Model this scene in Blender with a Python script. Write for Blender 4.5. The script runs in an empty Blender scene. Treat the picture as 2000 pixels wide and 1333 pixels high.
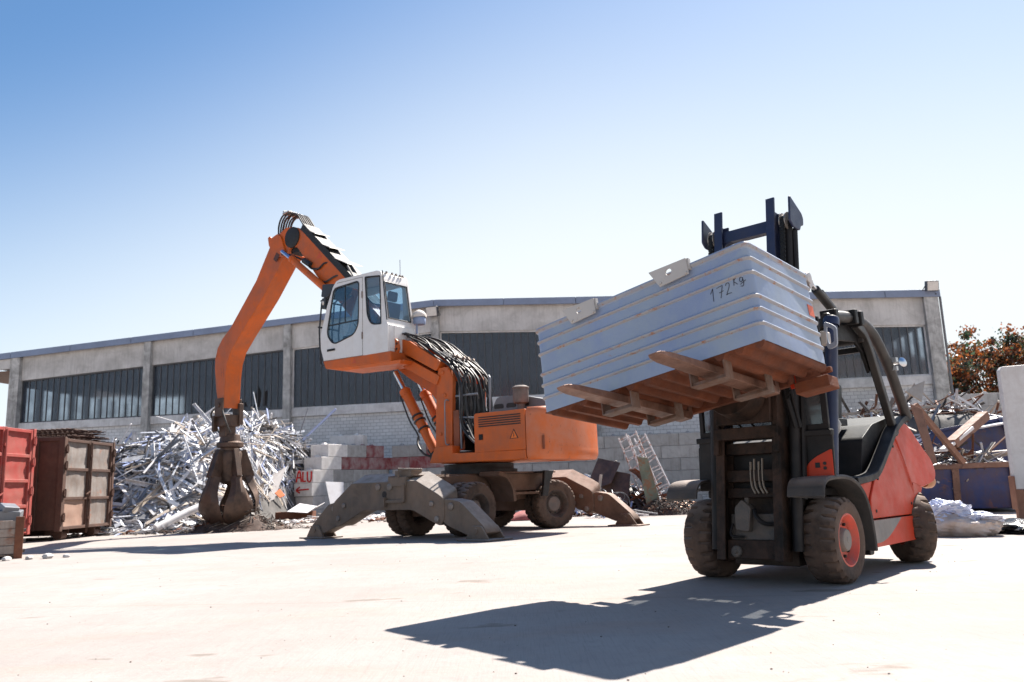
import bpy, bmesh, math, random
from mathutils import Vector, Matrix, Euler
from math import sin, cos, pi, radians as R

# ------------------------------------------------------------------ camera
SC = bpy.context.scene
COL = SC.collection
cam_d = bpy.data.cameras.new('camera'); cam = bpy.data.objects.new('camera', cam_d); COL.objects.link(cam)
cam_d.sensor_width = 36.0; cam_d.lens = 28.44; cam_d.clip_start = 0.1; cam_d.clip_end = 3000
PITCH, ROLL = 0.1786, -0.0363
_f = Vector((0, cos(PITCH), sin(PITCH))); _r = Vector((1, 0, 0)); _u = _r.cross(_f)
_r2 = cos(ROLL)*_r + sin(ROLL)*_u; _u2 = -sin(ROLL)*_r + cos(ROLL)*_u
_m = Matrix((_r2, _u2, -_f)).transposed().to_4x4(); _m.translation = (0, 0, 1.05)
cam.matrix_world = _m
cam_d.dof.use_dof = True; cam_d.dof.focus_distance = 9.5; cam_d.dof.aperture_fstop = 2.4
SC.camera = cam

# ------------------------------------------------------------------ sky, sun, exposure
SUN_AZ, SUN_EL = R(38), R(51)            # azimuth measured from +Y towards +X
W = bpy.data.worlds.new('World'); SC.world = W; W.use_nodes = True
wn = W.node_tree.nodes; wl = W.node_tree.links
bg = wn['Background']
sky = wn.new('ShaderNodeTexSky'); sky.sky_type = 'NISHITA'; sky.sun_disc = False
sky.sun_elevation = SUN_EL; sky.sun_rotation = SUN_AZ
sky.altitude = 50; sky.air_density = 1.0; sky.dust_density = 0.5; sky.ozone_density = 4.0
hsv = wn.new('ShaderNodeHueSaturation'); hsv.inputs['Saturation'].default_value = 1.2; hsv.inputs['Hue'].default_value = .496
wl.new(sky.outputs[0], hsv.inputs['Color']); wl.new(hsv.outputs[0], bg.inputs[0]); bg.inputs[1].default_value = 0.055
# bright summer haze towards the horizon, thinner on the side away from the sun
hz = wn.new('ShaderNodeBackground'); hz.inputs[0].default_value = (.905, .955, .975, 1); hz.inputs[1].default_value = .385
tcw = wn.new('ShaderNodeTexCoord'); sxyz = wn.new('ShaderNodeSeparateXYZ'); wl.new(tcw.outputs['Generated'], sxyz.inputs[0])
def wmath(op, a_, b_=None, c_=None):
    n_ = wn.new('ShaderNodeMath'); n_.operation = op
    for i_, v_ in enumerate((a_, b_, c_)):
        if v_ is None: continue
        if isinstance(v_, (int, float)): n_.inputs[i_].default_value = v_
        else: wl.new(v_, n_.inputs[i_])
    return n_.outputs[0]
ax_ = wmath('SQRT', wmath('MULTIPLY_ADD', sxyz.outputs[0], sxyz.outputs[0], .09))
tt = wmath('MULTIPLY_ADD', ax_, .38, wmath('MULTIPLY_ADD', sxyz.outputs[0], -.18, wmath('ADD', sxyz.outputs[2], -.055)))
mr = wn.new('ShaderNodeMapRange'); mr.interpolation_type = 'SMOOTHSTEP'
mr.inputs[1].default_value = .26; mr.inputs[2].default_value = .74; mr.inputs[3].default_value = .97; mr.inputs[4].default_value = .05
wl.new(tt, mr.inputs[0])
wmix = wn.new('ShaderNodeMixShader'); wl.new(mr.outputs[0], wmix.inputs[0]); wl.new(bg.outputs[0], wmix.inputs[1]); wl.new(hz.outputs[0], wmix.inputs[2])
wl.new(wmix.outputs[0], wn['World Output'].inputs[0])
sd = bpy.data.lights.new('sun', 'SUN'); sd.energy = 4.8; sd.angle = R(0.53); sd.color = (1.0, 0.93, 0.85)
sun = bpy.data.objects.new('sun', sd); COL.objects.link(sun)
sun.rotation_euler = (pi/2 - SUN_EL, 0, pi - SUN_AZ)
sun.location = (30, 40, 60)
SC.view_settings.view_transform = 'Standard'; SC.view_settings.look = 'None'
SC.view_settings.exposure = 1.5; SC.view_settings.gamma = 1.0
SC.cycles.max_bounces = 8; SC.cycles.transmission_bounces = 8; SC.cycles.transparent_max_bounces = 12

# ------------------------------------------------------------------ helpers
rnd = random.Random(7)

class MB:
    """collects shapes and links them as one mesh object"""
    def __init__(s, M=None): s.v = []; s.f = []; s.mi = []; s.M = M
    def add(s, vs, fs, mi=0, M=None):
        b = len(s.v)
        for p in vs:
            p = Vector(p)
            if M is not None: p = M @ p
            if s.M is not None: p = s.M @ p
            s.v.append(p)
        for f in fs: s.f.append([b+i for i in f]); s.mi.append(mi)
        return s
    def hexa(s, p, mi=0, M=None):          # p: 4 bottom then 4 top
        return s.add(p, [(3,2,1,0),(4,5,6,7),(0,1,5,4),(1,2,6,5),(2,3,7,6),(3,0,4,7)], mi, M)
    def box(s, c, d, rot=None, mi=0):
        x, y, z = d[0]/2, d[1]/2, d[2]/2
        ps = [(-x,-y,-z),(x,-y,-z),(x,y,-z),(-x,y,-z),(-x,-y,z),(x,-y,z),(x,y,z),(-x,y,z)]
        m = Matrix.Translation(c)
        if rot is not None: m = m @ Euler(rot).to_matrix().to_4x4()
        return s.hexa(ps, mi, m)
    def bb(s, lo, hi, mi=0):
        return s.box([(a+b)/2 for a, b in zip(lo, hi)], [b-a for a, b in zip(lo, hi)], None, mi)
    def prism(s, poly, ax, lo, hi, mi=0, M=None):
        n = len(poly)
        def P(q, h):
            return {'x': (h, q[0], q[1]), 'y': (q[0], h, q[1]), 'z': (q[0], q[1], h)}[ax]
        vs = [P(q, lo) for q in poly] + [P(q, hi) for q in poly]
        fs = [tuple(range(n))[::-1], tuple(range(n, 2*n))] + [(i, (i+1) % n, n+(i+1) % n, n+i) for i in range(n)]
        return s.add(vs, fs, mi, M)
    def loft(s, rings, mi=0, cap=True, closed=True):
        n = len(rings[0]); vs = [p for r in rings for p in r]; fs = []
        for k in range(len(rings)-1):
            for i in range(n if closed else n-1):
                j = (i+1) % n
                fs.append((k*n+i, k*n+j, (k+1)*n+j, (k+1)*n+i))
        if cap:
            fs.append(tuple(range(n))[::-1]); fs.append(tuple((len(rings)-1)*n+i for i in range(n)))
        return s.add(vs, fs, mi)
    def tube(s, path, r, n=8, mi=0, cap=True):
        path = [Vector(p) for p in path]; rings = []; up = None
        for i, p in enumerate(path):
            a = path[max(0, i-1)]; b = path[min(len(path)-1, i+1)]
            t = (b-a).normalized()
            if up is None:
                up = Vector((0, 0, 1)) if abs(t.z) < .9 else Vector((1, 0, 0))
            x = t.cross(up)
            if x.length < 1e-5: x = t.orthogonal()
            x.normalize(); y = x.cross(t).normalized(); up = y
            rr = r[i] if isinstance(r, (list, tuple)) else r
            rings.append([p + rr*(cos(2*pi*k/n)*x + sin(2*pi*k/n)*y) for k in range(n)])
        return s.loft(rings, mi, cap)
    def cyl(s, p0, p1, r0, r1=None, n=18, mi=0):
        return s.tube([p0, p1], [r0, r0 if r1 is None else r1], n, mi)
    def lathe(s, prof, o, ax, n=28, mi=0, cap=True):   # prof: (radius, height along ax)
        o = Vector(o); ax = Vector(ax).normalized(); x = ax.orthogonal().normalized(); y = ax.cross(x)
        rings = [[o + ax*h + r*(cos(2*pi*k/n)*x + sin(2*pi*k/n)*y) for k in range(n)] for r, h in prof]
        return s.loft(rings, mi, cap)
    def beam(s, p0, p1, w, h, up=(0, 0, 1), mi=0):      # rectangular bar
        p0 = Vector(p0); p1 = Vector(p1); t = (p1-p0).normalized(); up = Vector(up)
        x = t.cross(up)
        if x.length < 1e-4: x = t.orthogonal()
        x.normalize(); y = x.cross(t)
        q = [(-w/2,-h/2),(w/2,-h/2),(w/2,h/2),(-w/2,h/2)]
        return s.hexa([p0+a*x+b*y for a, b in q] + [p1+a*x+b*y for a, b in q], mi)
    def plate(s, pts, th, mi=0):                        # flat polygon given in 3D, with thickness
        pts = [Vector(p) for p in pts]; n = len(pts)
        nn = Vector((0, 0, 0))
        for i in range(n): nn += pts[i].cross(pts[(i+1) % n])
        nn.normalize()
        vs = [p - nn*th/2 for p in pts] + [p + nn*th/2 for p in pts]
        fs = [tuple(range(n))[::-1], tuple(range(n, 2*n))] + [(i, (i+1) % n, n+(i+1) % n, n+i) for i in range(n)]
        return s.add(vs, fs, mi)
    def build(s, name, mat, parent=None, bevel=0, smooth=38, seg=2, normals=True):
        me = bpy.data.meshes.new(name)
        me.from_pydata([tuple(p) for p in s.v], [], s.f)
        mats = mat if isinstance(mat, (list, tuple)) else [mat]
        for m in mats: me.materials.append(m)
        bm = bmesh.new(); bm.from_mesh(me)
        for f, k in zip(bm.faces, s.mi): f.material_index = k
        if normals: bmesh.ops.recalc_face_normals(bm, faces=bm.faces)
        for f in bm.faces: f.smooth = smooth > 0
        if smooth > 0:
            for e in bm.edges:
                if len(e.link_faces) != 2 or e.calc_face_angle(0) > R(smooth): e.smooth = False
        bm.to_mesh(me); bm.free()
        o = bpy.data.objects.new(name, me); COL.objects.link(o)
        if parent is not None: o.parent = parent
        if bevel:
            b = o.modifiers.new('bevel', 'BEVEL'); b.width = bevel; b.segments = seg
            b.limit_method = 'ANGLE'; b.angle_limit = R(32); b.harden_normals = True
        return o

def islands(mb):
    par = list(range(len(mb.v)))
    def find(a):
        while par[a] != a: par[a] = par[par[a]]; a = par[a]
        return a
    for f in mb.f:
        for i in f[1:]: par[find(i)] = find(f[0])
    out = {}
    for f, k in zip(mb.f, mb.mi): out.setdefault(find(f[0]), []).append((f, k))
    return list(out.values())
def build_split(mb, name, mat, parent=None, **kw):
    """every connected piece becomes a part of its own"""
    res = []
    for isl in islands(mb):
        q = MB(); used = sorted({i for f, _ in isl for i in f}); mp = {i: j for j, i in enumerate(used)}
        q.v = [mb.v[i] for i in used]; q.f = [[mp[i] for i in f] for f, _ in isl]; q.mi = [k for _, k in isl]
        res.append(q.build(name, mat, parent, **kw))
    return res

def tag(o, label=None, cat=None, group=None, kind=None):
    if label: o['label'] = label
    if cat: o['category'] = cat
    if group: o['group'] = group
    if kind: o['kind'] = kind
    return o

def thing(name, label, cat, loc=(0, 0, 0), rz=0, group=None, M=None):
    o = bpy.data.objects.new(name, None); COL.objects.link(o); o.empty_display_size = .2
    if M is not None: o.matrix_world = M
    else: o.location = loc; o.rotation_euler = (0, 0, rz)
    return tag(o, label, cat, group)

def copy_tree(o, parent=None):
    c = o.copy(); COL.objects.link(c)
    if parent is not None: c.parent = parent
    for ch in list(o.children): copy_tree(ch, c)
    return c

def arc(c, r, a0, a1, n, pl='xz'):
    out = []
    for i in range(n+1):
        a = a0 + (a1-a0)*i/n
        out.append((c[0]+r*cos(a), c[1]+r*sin(a)))
    return out

def rounded(poly, r, n=3):
    """rounds the corners of a 2D polygon"""
    out = []; N = len(poly)
    for i in range(N):
        p = Vector(poly[i]); a = Vector(poly[i-1]) - p; b = Vector(poly[(i+1) % N]) - p
        rr = r[i] if isinstance(r, (list, tuple)) else r
        d = min(rr, a.length*.45, b.length*.45)
        if d < 1e-4: out.append(tuple(p)); continue
        A = p + a.normalized()*d; B = p + b.normalized()*d
        for k in range(n+1):
            t = k/n; q = (1-t)**2*A + 2*t*(1-t)*p + t*t*B
            out.append(tuple(q))
    return out

def bez(pts, n=10):
    """smooth curve through 3D points (Catmull-Rom)"""
    P = [Vector(p) for p in pts]; P = [2*P[0]-P[1]] + P + [2*P[-1]-P[-2]]; out = []
    for i in range(1, len(P)-2):
        for k in range(n):
            t = k/n
            out.append(0.5*((2*P[i]) + (-P[i-1]+P[i+1])*t + (2*P[i-1]-5*P[i]+4*P[i+1]-P[i+2])*t*t + (-P[i-1]+3*P[i]-3*P[i+1]+P[i+2])*t**3))
    out.append(P[-2]); return out

# ------------------------------------------------------------------ materials
def lin(c):
    return tuple(((x/255)/12.92 if x/255 < .04045 else ((x/255+.055)/1.055)**2.4) for x in c)

MATS = {}
def mat(name, col, rough=.6, metal=0.0, var=.18, vs=2.0, dirt=None, damt=.4, ds=4.0, dth=.55, rust=None, ramt=0., rs=6., rth=.62,
        streak=0., bump=.15, bs=60., coat=0., spec=.5, rand=0., glare_dust=None, glare_dust_amt=.8):
    if name in MATS: return MATS[name]
    m = bpy.data.materials.new(name); m.use_nodes = True; MATS[name] = m
    nt = m.node_tree; N = nt.nodes; L = nt.links; b = N['Principled BSDF']
    tc = N.new('ShaderNodeTexCoord')
    def noise(scale, det=6, rough_=.6, vec=None, dist=0.):
        t = N.new('ShaderNodeTexNoise'); t.inputs['Scale'].default_value = scale; t.inputs['Detail'].default_value = det
        t.inputs['Roughness'].default_value = rough_; t.inputs['Distortion'].default_value = dist
        L.new(vec or tc.outputs['Object'], t.inputs['Vector']); return t.outputs['Fac']
    def ramp(v, a, c, lo=0., hi=1.):
        r = N.new('ShaderNodeMapRange'); r.clamp = True
        r.inputs[1].default_value = a; r.inputs[2].default_value = c; r.inputs[3].default_value = lo; r.inputs[4].default_value = hi
        L.new(v, r.inputs[0]); return r.outputs[0]
    def mix(fac, a, c):
        x = N.new('ShaderNodeMix'); x.data_type = 'RGBA'
        if isinstance(fac, float): x.inputs[0].default_value = fac
        else: L.new(fac, x.inputs[0])
        for k, v in ((6, a), (7, c)):
            if isinstance(v, tuple): x.inputs[k].default_value = (*v, 1)
            else: L.new(v, x.inputs[k])
        return x.outputs[2]
    lo = tuple(x*(1-var) for x in col); hi = tuple(min(1, x*(1+var)) for x in col)
    c = mix(ramp(noise(vs, 8), .3, .7), lo, hi)
    if rand:
        oi = N.new('ShaderNodeObjectInfo')
        hs = N.new('ShaderNodeHueSaturation'); L.new(ramp(oi.outputs['Random'], 0, 1, 1-rand, 1+rand), hs.inputs['Value']); L.new(c, hs.inputs['Color']); c = hs.outputs[0]
    rv = ramp(noise(vs*3.1, 4), .3, .7, max(.03, rough-.1), min(1, rough+.12))
    if dirt:
        c = mix(ramp(noise(ds, 10, .68, dist=.4), dth-.12, dth+.14, 0, damt), c, dirt)
    if streak:
        mp = N.new('ShaderNodeMapping'); mp.inputs['Scale'].default_value = (5, 5, .35); L.new(tc.outputs['Object'], mp.inputs[0])
        c = mix(ramp(noise(2.4, 8, .7, mp.outputs[0]), .5, .72, 0, streak), c, dirt or (.05, .04, .03))
    if rust:
        f = ramp(noise(rs, 12, .72, dist=.6), rth-.03, rth+.05, 0, ramt)
        c = mix(f, c, rust)
    if glare_dust:                                            # dry dust on upward faces, pale enough to paint in their sunlit brightness
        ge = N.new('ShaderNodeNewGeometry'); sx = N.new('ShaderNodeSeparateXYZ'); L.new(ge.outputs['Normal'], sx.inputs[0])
        k1 = ramp(sx.outputs[2], .45, .9, 0, glare_dust_amt)
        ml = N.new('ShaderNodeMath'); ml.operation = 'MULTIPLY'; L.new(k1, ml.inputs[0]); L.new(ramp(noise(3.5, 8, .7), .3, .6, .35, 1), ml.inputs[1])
        c = mix(ml.outputs[0], c, glare_dust)
    L.new(c, b.inputs['Base Color']); L.new(rv, b.inputs['Roughness'])
    b.inputs['Metallic'].default_value = metal; b.inputs['Coat Weight'].default_value = coat; b.inputs['Coat Roughness'].default_value = .25
    b.inputs['Specular IOR Level'].default_value = spec
    if bump:
        bp = N.new('ShaderNodeBump'); bp.inputs['Strength'].default_value = bump; bp.inputs['Distance'].default_value = .02
        L.new(noise(bs, 6, .65), bp.inputs['Height']); L.new(bp.outputs[0], b.inputs['Normal'])
    return m

RUST = (.14, .05, .022); DUST = (.30, .22, .17); GRIME = (.045, .038, .033)

# ================================================================== SETTING: ground
def ground_mat():
    m = bpy.data.materials.new('concrete_yard'); m.use_nodes = True
    nt = m.node_tree; N = nt.nodes; L = nt.links; b = N['Principled BSDF']; b.inputs['Roughness'].default_value = .85
    b.inputs['Specular IOR Level'].default_value = .25
    tc = N.new('ShaderNodeTexCoord')
    def noise(s, d, r=.6, sc=None, rot=0):
        t = N.new('ShaderNodeTexNoise'); t.inputs['Scale'].default_value = s; t.inputs['Detail'].default_value = d; t.inputs['Roughness'].default_value = r
        if sc:
            mp = N.new('ShaderNodeMapping'); mp.inputs['Scale'].default_value = sc; mp.inputs['Rotation'].default_value = (0, 0, rot)
            L.new(tc.outputs['Object'], mp.inputs[0]); L.new(mp.outputs[0], t.inputs[0])
        else: L.new(tc.outputs['Object'], t.inputs[0])
        return t.outputs['Fac']
    def rmp(v, a, c, lo=0, hi=1):
        r = N.new('ShaderNodeMapRange'); r.inputs[1].default_value = a; r.inputs[2].default_value = c; r.inputs[3].default_value = lo; r.inputs[4].default_value = hi
        L.new(v, r.inputs[0]); return r.outputs[0]
    def mix(f, a, c):
        x = N.new('ShaderNodeMix'); x.data_type = 'RGBA'; L.new(f, x.inputs[0])
        for k, v in ((6, a), (7, c)):
            if isinstance(v, tuple): x.inputs[k].default_value = (*v, 1)
            else: L.new(v, x.inputs[k])
        return x.outputs[2]
    c = mix(rmp(noise(.25, 8), .35, .65), (.275, .246, .228), (.335, .308, .290))
    c = mix(rmp(noise(2.2, 10, .7), .45, .75, 0, .35), c, (.23, .195, .178))
    c = mix(rmp(noise(.5, 6, .6, (1, 3, 1), .5), .52, .7, 0, .35), c, (.32, .225, .175))     # reddish dust drifts
    c = mix(rmp(noise(7, 4, .6, (14, .5, 1), .62), .55, .8, 0, .3), c, (.20, .185, .175))     # scrape streaks
    c = mix(rmp(noise(9, 3, .5, (.4, 16, 1), .3), .6, .8, 0, .2), c, (.18, .165, .155))
    c = mix(rmp(noise(26, 4, .6), .68, .74, 0, .5), c, (.16, .13, .11))                     # specks
    c = mix(rmp(noise(1.0, 5, .6, (95, 2.2, 1), .12), .50, .72, 0, .42), c, (.19, .175, .165))       # broom finish
    c = mix(rmp(noise(1.0, 4, .6, (3.0, 110, 1), .12), .55, .75, 0, .25), c, (.40, .385, .37))
    c = mix(rmp(noise(5.5, 9, .75), .52, .70, 0, .38), c, (.20, .19, .185))
    c = mix(rmp(noise(60, 3, .6), .62, .70, 0, .35), c, (.17, .15, .14))
    c = mix(rmp(noise(.9, 4, .5, (1, 2.5, 1), 1.1), .665, .70, 0, .55), c, (.135, .105, .08))        # oil and mud stains
    sx = N.new('ShaderNodeSeparateXYZ')
    mp = N.new('ShaderNodeMapping'); mp.inputs['Rotation'].default_value = (0, 0, .15); L.new(tc.outputs['Object'], mp.inputs[0])
    dn = N.new('ShaderNodeTexNoise'); dn.inputs['Scale'].default_value = 1.5; L.new(mp.outputs[0], dn.inputs[0])
    L.new(mp.outputs[0], sx.inputs[0])
    def joint(o, off, per):
        a = N.new('ShaderNodeMath'); a.operation = 'MULTIPLY_ADD'; L.new(dn.outputs['Fac'], a.inputs[0]); a.inputs[1].default_value = .05; L.new(sx.outputs[o], a.inputs[2])
        p = N.new('ShaderNodeMath'); p.operation = 'PINGPONG'; p.inputs[1].default_value = per
        a2 = N.new('ShaderNodeMath'); a2.operation = 'ADD'; a2.inputs[1].default_value = off; L.new(a.outputs[0], a2.inputs[0])
        L.new(a2.outputs[0], p.inputs[0]); return rmp(p.outputs[0], .003, .014, .4, 0)
    c = mix(joint(1, 1.1, 4.5), c, (.13, .115, .105))
    L.new(c, b.inputs['Base Color'])
    bp = N.new('ShaderNodeBump'); bp.inputs['Strength'].default_value = .3; bp.inputs['Distance'].default_value = .03
    L.new(noise(18, 8, .7), bp.inputs['Height']); L.new(bp.outputs[0], b.inputs['Normal'])
    return m
g = MB(); g.add([(-1500, -1500, 0), (1500, -1500, 0), (1500, 1500, 0), (-1500, 1500, 0)], [(0, 1, 2, 3)])
tag(g.build('ground', ground_mat(), smooth=0), kind='structure')

# ------------------------------------------------------------------ warehouse
conc = mat('hall_concrete', (.56, .53, .505), .85, var=.12, vs=.8, dirt=(.20, .18, .16), damt=.5, ds=.9, streak=.35, bump=.2, bs=14)
conc_col = mat('column_concrete', (.50, .48, .46), .85, var=.15, vs=1.2, dirt=(.12, .115, .105), damt=.7, ds=1.6, dth=.5, streak=.6, bump=.25, bs=14)
sillm = mat('sill_band', (.64, .62, .61), .8, var=.1, dirt=(.22, .2, .19), damt=.5, ds=1.5, streak=.3)
flash = mat('blue_grey_flashing', (.21, .245, .34), .45, .3, var=.1, vs=.7, dirt=(.16, .17, .2), damt=.3)
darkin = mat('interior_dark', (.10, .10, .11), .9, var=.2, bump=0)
barm = mat('glazing_bar', (.09, .09, .095), .6, .3, bump=0)
soffit = mat('brown_soffit', (.16, .10, .075), .8)
def brick_mat():
    m = bpy.data.materials.new('white_brick'); m.use_nodes = True; nt = m.node_tree; N = nt.nodes; L = nt.links; b = N['Principled BSDF']
    tc = N.new('ShaderNodeTexCoord'); s = N.new('ShaderNodeSeparateXYZ'); c = N.new('ShaderNodeCombineXYZ')
    L.new(tc.outputs['Object'], s.inputs[0]); L.new(s.outputs[0], c.inputs[0]); L.new(s.outputs[2], c.inputs[1])
    t = N.new('ShaderNodeTexBrick'); t.inputs['Scale'].default_value = 1; t.inputs['Brick Width'].default_value = .36; t.inputs['Row Height'].default_value = .19
    t.inputs['Mortar Size'].default_value = .012; t.inputs['Mortar Smooth'].default_value = .2; t.inputs['Bias'].default_value = 0
    t.inputs['Color1'].default_value = (.68, .67, .67, 1); t.inputs['Color2'].default_value = (.60, .59, .59, 1); t.inputs['Mortar'].default_value = (.32, .315, .32, 1)
    L.new(c.outputs[0], t.inputs[0])
    n = N.new('ShaderNodeTexNoise'); n.inputs['Scale'].default_value = .7; n.inputs['Detail'].default_value = 8; L.new(tc.outputs['Object'], n.inputs[0])
    r = N.new('ShaderNodeMapRange'); r.inputs[1].default_value = .4; r.inputs[2].default_value = .75; r.inputs[3].default_value = 0; r.inputs[4].default_value = .45; L.new(n.outputs['Fac'], r.inputs[0])
    x = N.new('ShaderNodeMix'); x.data_type = 'RGBA'; L.new(r.outputs[0], x.inputs[0]); L.new(t.outputs[0], x.inputs[6]); x.inputs[7].default_value = (.26, .25, .25, 1)
    L.new(x.outputs[2], b.inputs['Base Color']); b.inputs['Roughness'].default_value = .7
    bp = N.new('ShaderNodeBump'); bp.inputs['Strength'].default_value = .6; bp.inputs['Distance'].default_value = .02; bp.invert = True
    L.new(t.outputs['Fac'], bp.inputs['Height']); L.new(bp.outputs[0], b.inputs['Normal'])
    return m
def pane_mat():
    m = bpy.data.materials.new('wired_glass'); m.use_nodes = True; nt = m.node_tree; N = nt.nodes; L = nt.links
    b = N['Principled BSDF']; b.inputs['Base Color'].default_value = (.075, .09, .118, 1); b.inputs['Roughness'].default_value = .35
    gl = N.new('ShaderNodeBsdfGlass'); gl.inputs['Roughness'].default_value = .11; gl.inputs['IOR'].default_value = 1.4; gl.inputs['Color'].default_value = (.80, .86, .92, 1)
    tc = N.new('ShaderNodeTexCoord'); n = N.new('ShaderNodeTexNoise'); n.inputs['Scale'].default_value = 1.4; n.inputs['Detail'].default_value = 6
    L.new(tc.outputs['Object'], n.inputs[0])
    r = N.new('ShaderNodeMapRange'); r.inputs[1].default_value = .3; r.inputs[2].default_value = .7; r.inputs[3].default_value = .28; r.inputs[4].default_value = .52; L.new(n.outputs['Fac'], r.inputs[0])
    mx = N.new('ShaderNodeMixShader'); L.new(r.outputs[0], mx.inputs[0]); L.new(gl.outputs[0], mx.inputs[1]); L.new(b.outputs[0], mx.inputs[2])
    L.new(mx.outputs[0], N['Material Output'].inputs[0]); return m
brickm = brick_mat(); panem = pane_mat()
HB = thing('warehouse', 'long concrete industrial hall with shallow gable roof and bands of dark glazing', 'building', (-4.36, 45.3, 0), -.152)
BAY = 8.9; HX = 26.95; SL = .0517; DEP = 14.0
def roofz(x): return 11.76 - SL*abs(x)
def wtop(x): return 9.96 - SL*abs(x)
# lower brick wall, sill band and fascia, bay by bay
wb = MB(); wb.bb((-HX+.1, .3, 0), (HX-.1, .55, 5.5)); wb.build('brick_wall', brickm, HB)
sb = MB()
for k in range(6):
    x0 = (k-3)*BAY + (.22 if k else .36); x1 = (k-2)*BAY - (.22 if k < 5 else .5)
    sb.bb((x0, .14, 5.503), (x1, .6, 5.97))
sb.build('sill_band', sillm, HB, bevel=.015)
fa = MB()
for k in range(6):
    x0 = (k-3)*BAY + (.22 if k else .36); x1 = (k-2)*BAY - (.22 if k < 5 else .5)
    fa.prism([(x0, wtop(x0)), (x1, wtop(x1)), (x1, roofz(x1)-.3), (x0, roofz(x0)-.3)], 'y', .12, .5)
fa.build('fascia', conc, HB, bevel=.01)
# window bands
for k in range(6):
    x0 = (k-3)*BAY + (.225 if k else .365); x1 = (k-2)*BAY - (.225 if k < 5 else .505)
    fr = MB(); t = .07
    zb = 5.973
    fr.bb((x0, .24, zb), (x1, .36, zb+t)); fr.bb((x0, .24, zb+t), (x0+t, .36, wtop(x0)-.02)); fr.bb((x1-t, .24, zb+t), (x1, .36, wtop(x1)-.02))
    fr.prism([(x0+t, wtop(x0+t)-.08), (x1-t, wtop(x1-t)-.08), (x1-t, wtop(x1-t)-.003), (x0+t, wtop(x0+t)-.003)], 'y', .2, .36)
    wo = fr.build('window', sillm if k in (2, 3, 5) else barm, HB)
    gp = MB(); br = MB(); n = 20; w = (x1-x0-2*t)/n
    for i in range(n):
        a = x0+t+i*w; c = a+w
        top = min(wtop(a), wtop(c))-.082
        j = rnd.uniform(-.004, .004)
        gp.hexa([(a+.006, .30+j, zb+t), (c-.006, .30+j, zb+t), (c-.006, .325+j, zb+t), (a+.006, .325+j, zb+t),
                 (a+.006, .30+j, wtop(a)-.083), (c-.006, .30+j, wtop(c)-.083), (c-.006, .325+j, wtop(c)-.083), (a+.006, .325+j, wtop(a)-.083)])
        if i: br.bb((a-.022, .26, zb+t), (a+.022, .345, min(wtop(a-.02), wtop(a+.02))-.084))
    gp.build('pane', panem, wo, smooth=0); br.build('glazing_bars', barm, wo, smooth=0)
    if k == 1:
        bk = MB()
        for pts in ([(-2.6, .25), (-2.1, .2), (-2.2, .5), (-2.55, .55)], [(-1.7, .15), (-1.35, .12), (-1.25, 1.0), (-1.4, 1.35), (-1.6, .9)], [(-1.15, .2), (-.9, .2), (-.85, 1.15), (-1.1, 1.0)]):
            bk.prism([(x1+p-.25, zb+t+z) for p, z in pts], 'y', .285, .297)
        bk.build('broken_pane', mat('broken_hole', (.012, .01, .01), 1, bump=0), wo, smooth=0)
# columns
for k in range(7):
    cx = (k-3)*BAY
    w0, w1 = (-.3, .36) if k == 0 else ((-.5, .2) if k == 6 else (-.22, .22))
    c = MB(); z = min(roofz(cx+w0), roofz(cx+w1))-.33
    c.bb((cx+w0, -.12, 0), (cx+w1, .62, z)); c.build('column', conc_col, HB, bevel=.02)
# roof with flashing, eave over the left end
rf = MB()
rf.prism([(-31, roofz(31)-.12), (0, roofz(0)-.12), (HX, roofz(HX)-.12), (HX, roofz(HX)-.03), (0, roofz(0)-.03), (-31, roofz(31)-.03)], 'y', -.1, DEP)
rf.build('roof', mat('roof_felt', (.14, .15, .17), .9), HB)
fl = MB(); x = -31.0
while x < HX-.05:
    xe = min(x+4.05, HX+.06)
    if x < 0 < xe: xe = 0
    fl.hexa([(x+.012, -.2, roofz(x)-.38), (xe-.012, -.2, roofz(xe)-.38), (xe-.012, -.1, roofz(xe)-.38), (x+.012, -.1, roofz(x)-.38),
             (x+.012, -.2, roofz(x)), (xe-.012, -.2, roofz(xe)), (xe-.012, -.1, roofz(xe)), (x+.012, -.1, roofz(x))])
    x = xe
fl.build('roof_flashing', flash, HB, bevel=.01)
ev = MB(); ev.prism([(-31, roofz(31)-1.0), (-27.03, roofz(27)-1.0), (-27.03, roofz(27)-.39), (-31, roofz(31)-.39)], 'y', -.08, .1)
ev.build('eave_board', conc, HB)
ev = MB(); ev.bb((-31, .1, roofz(31)-1.0), (-27.03, DEP-.1, roofz(31)-.9)); ev.build('soffit', soffit, HB)
# unseen rear and side walls; openings added and sized to brighten chosen glazing bays
bw = MB()
def rear(x0, x1, z0, z1): bw.bb((x0, DEP-.3, z0), (x1, DEP, z1))
rear(-HX+.25, HX-.25, 0, 6.2)
holes = [(-26.6, -23.6), (23.9, 26.6)]
xs = -HX+.25
for a, c_ in holes: rear(xs, a, 6.2, 8.9); xs = c_
rear(xs, HX-.25, 6.2, 8.9); rear(-HX+.25, HX-.25, 8.9, 10.15)
bw.prism([(-HX+.3, 10.15), (HX-.3, 10.15), (HX-.3, roofz(HX)-.15), (0, roofz(0)-.15), (-HX+.3, roofz(HX)-.15)], 'y', DEP-.28, DEP-.05)
for xa, xb, zt in ((-HX, -HX+.25, 8.3), (HX-.25, HX, 9.0)):
    bw.bb((xa, .7, 0), (xb, DEP, 6.1)); bw.bb((xa, .7, zt), (xb, 7.5, 10.2)); bw.bb((xa, 7.5, zt+(.6 if xa < 0 else 0)), (xb, DEP, 10.2)); y = .7
    while y < DEP-.4:
        bw.bb((xa, y, 6.1), (xb, y+(.4 if xa < 0 and y < 7.5 else .15), zt)); y += 1.5
bw.build('rear_wall', darkin, HB, smooth=0)
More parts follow.
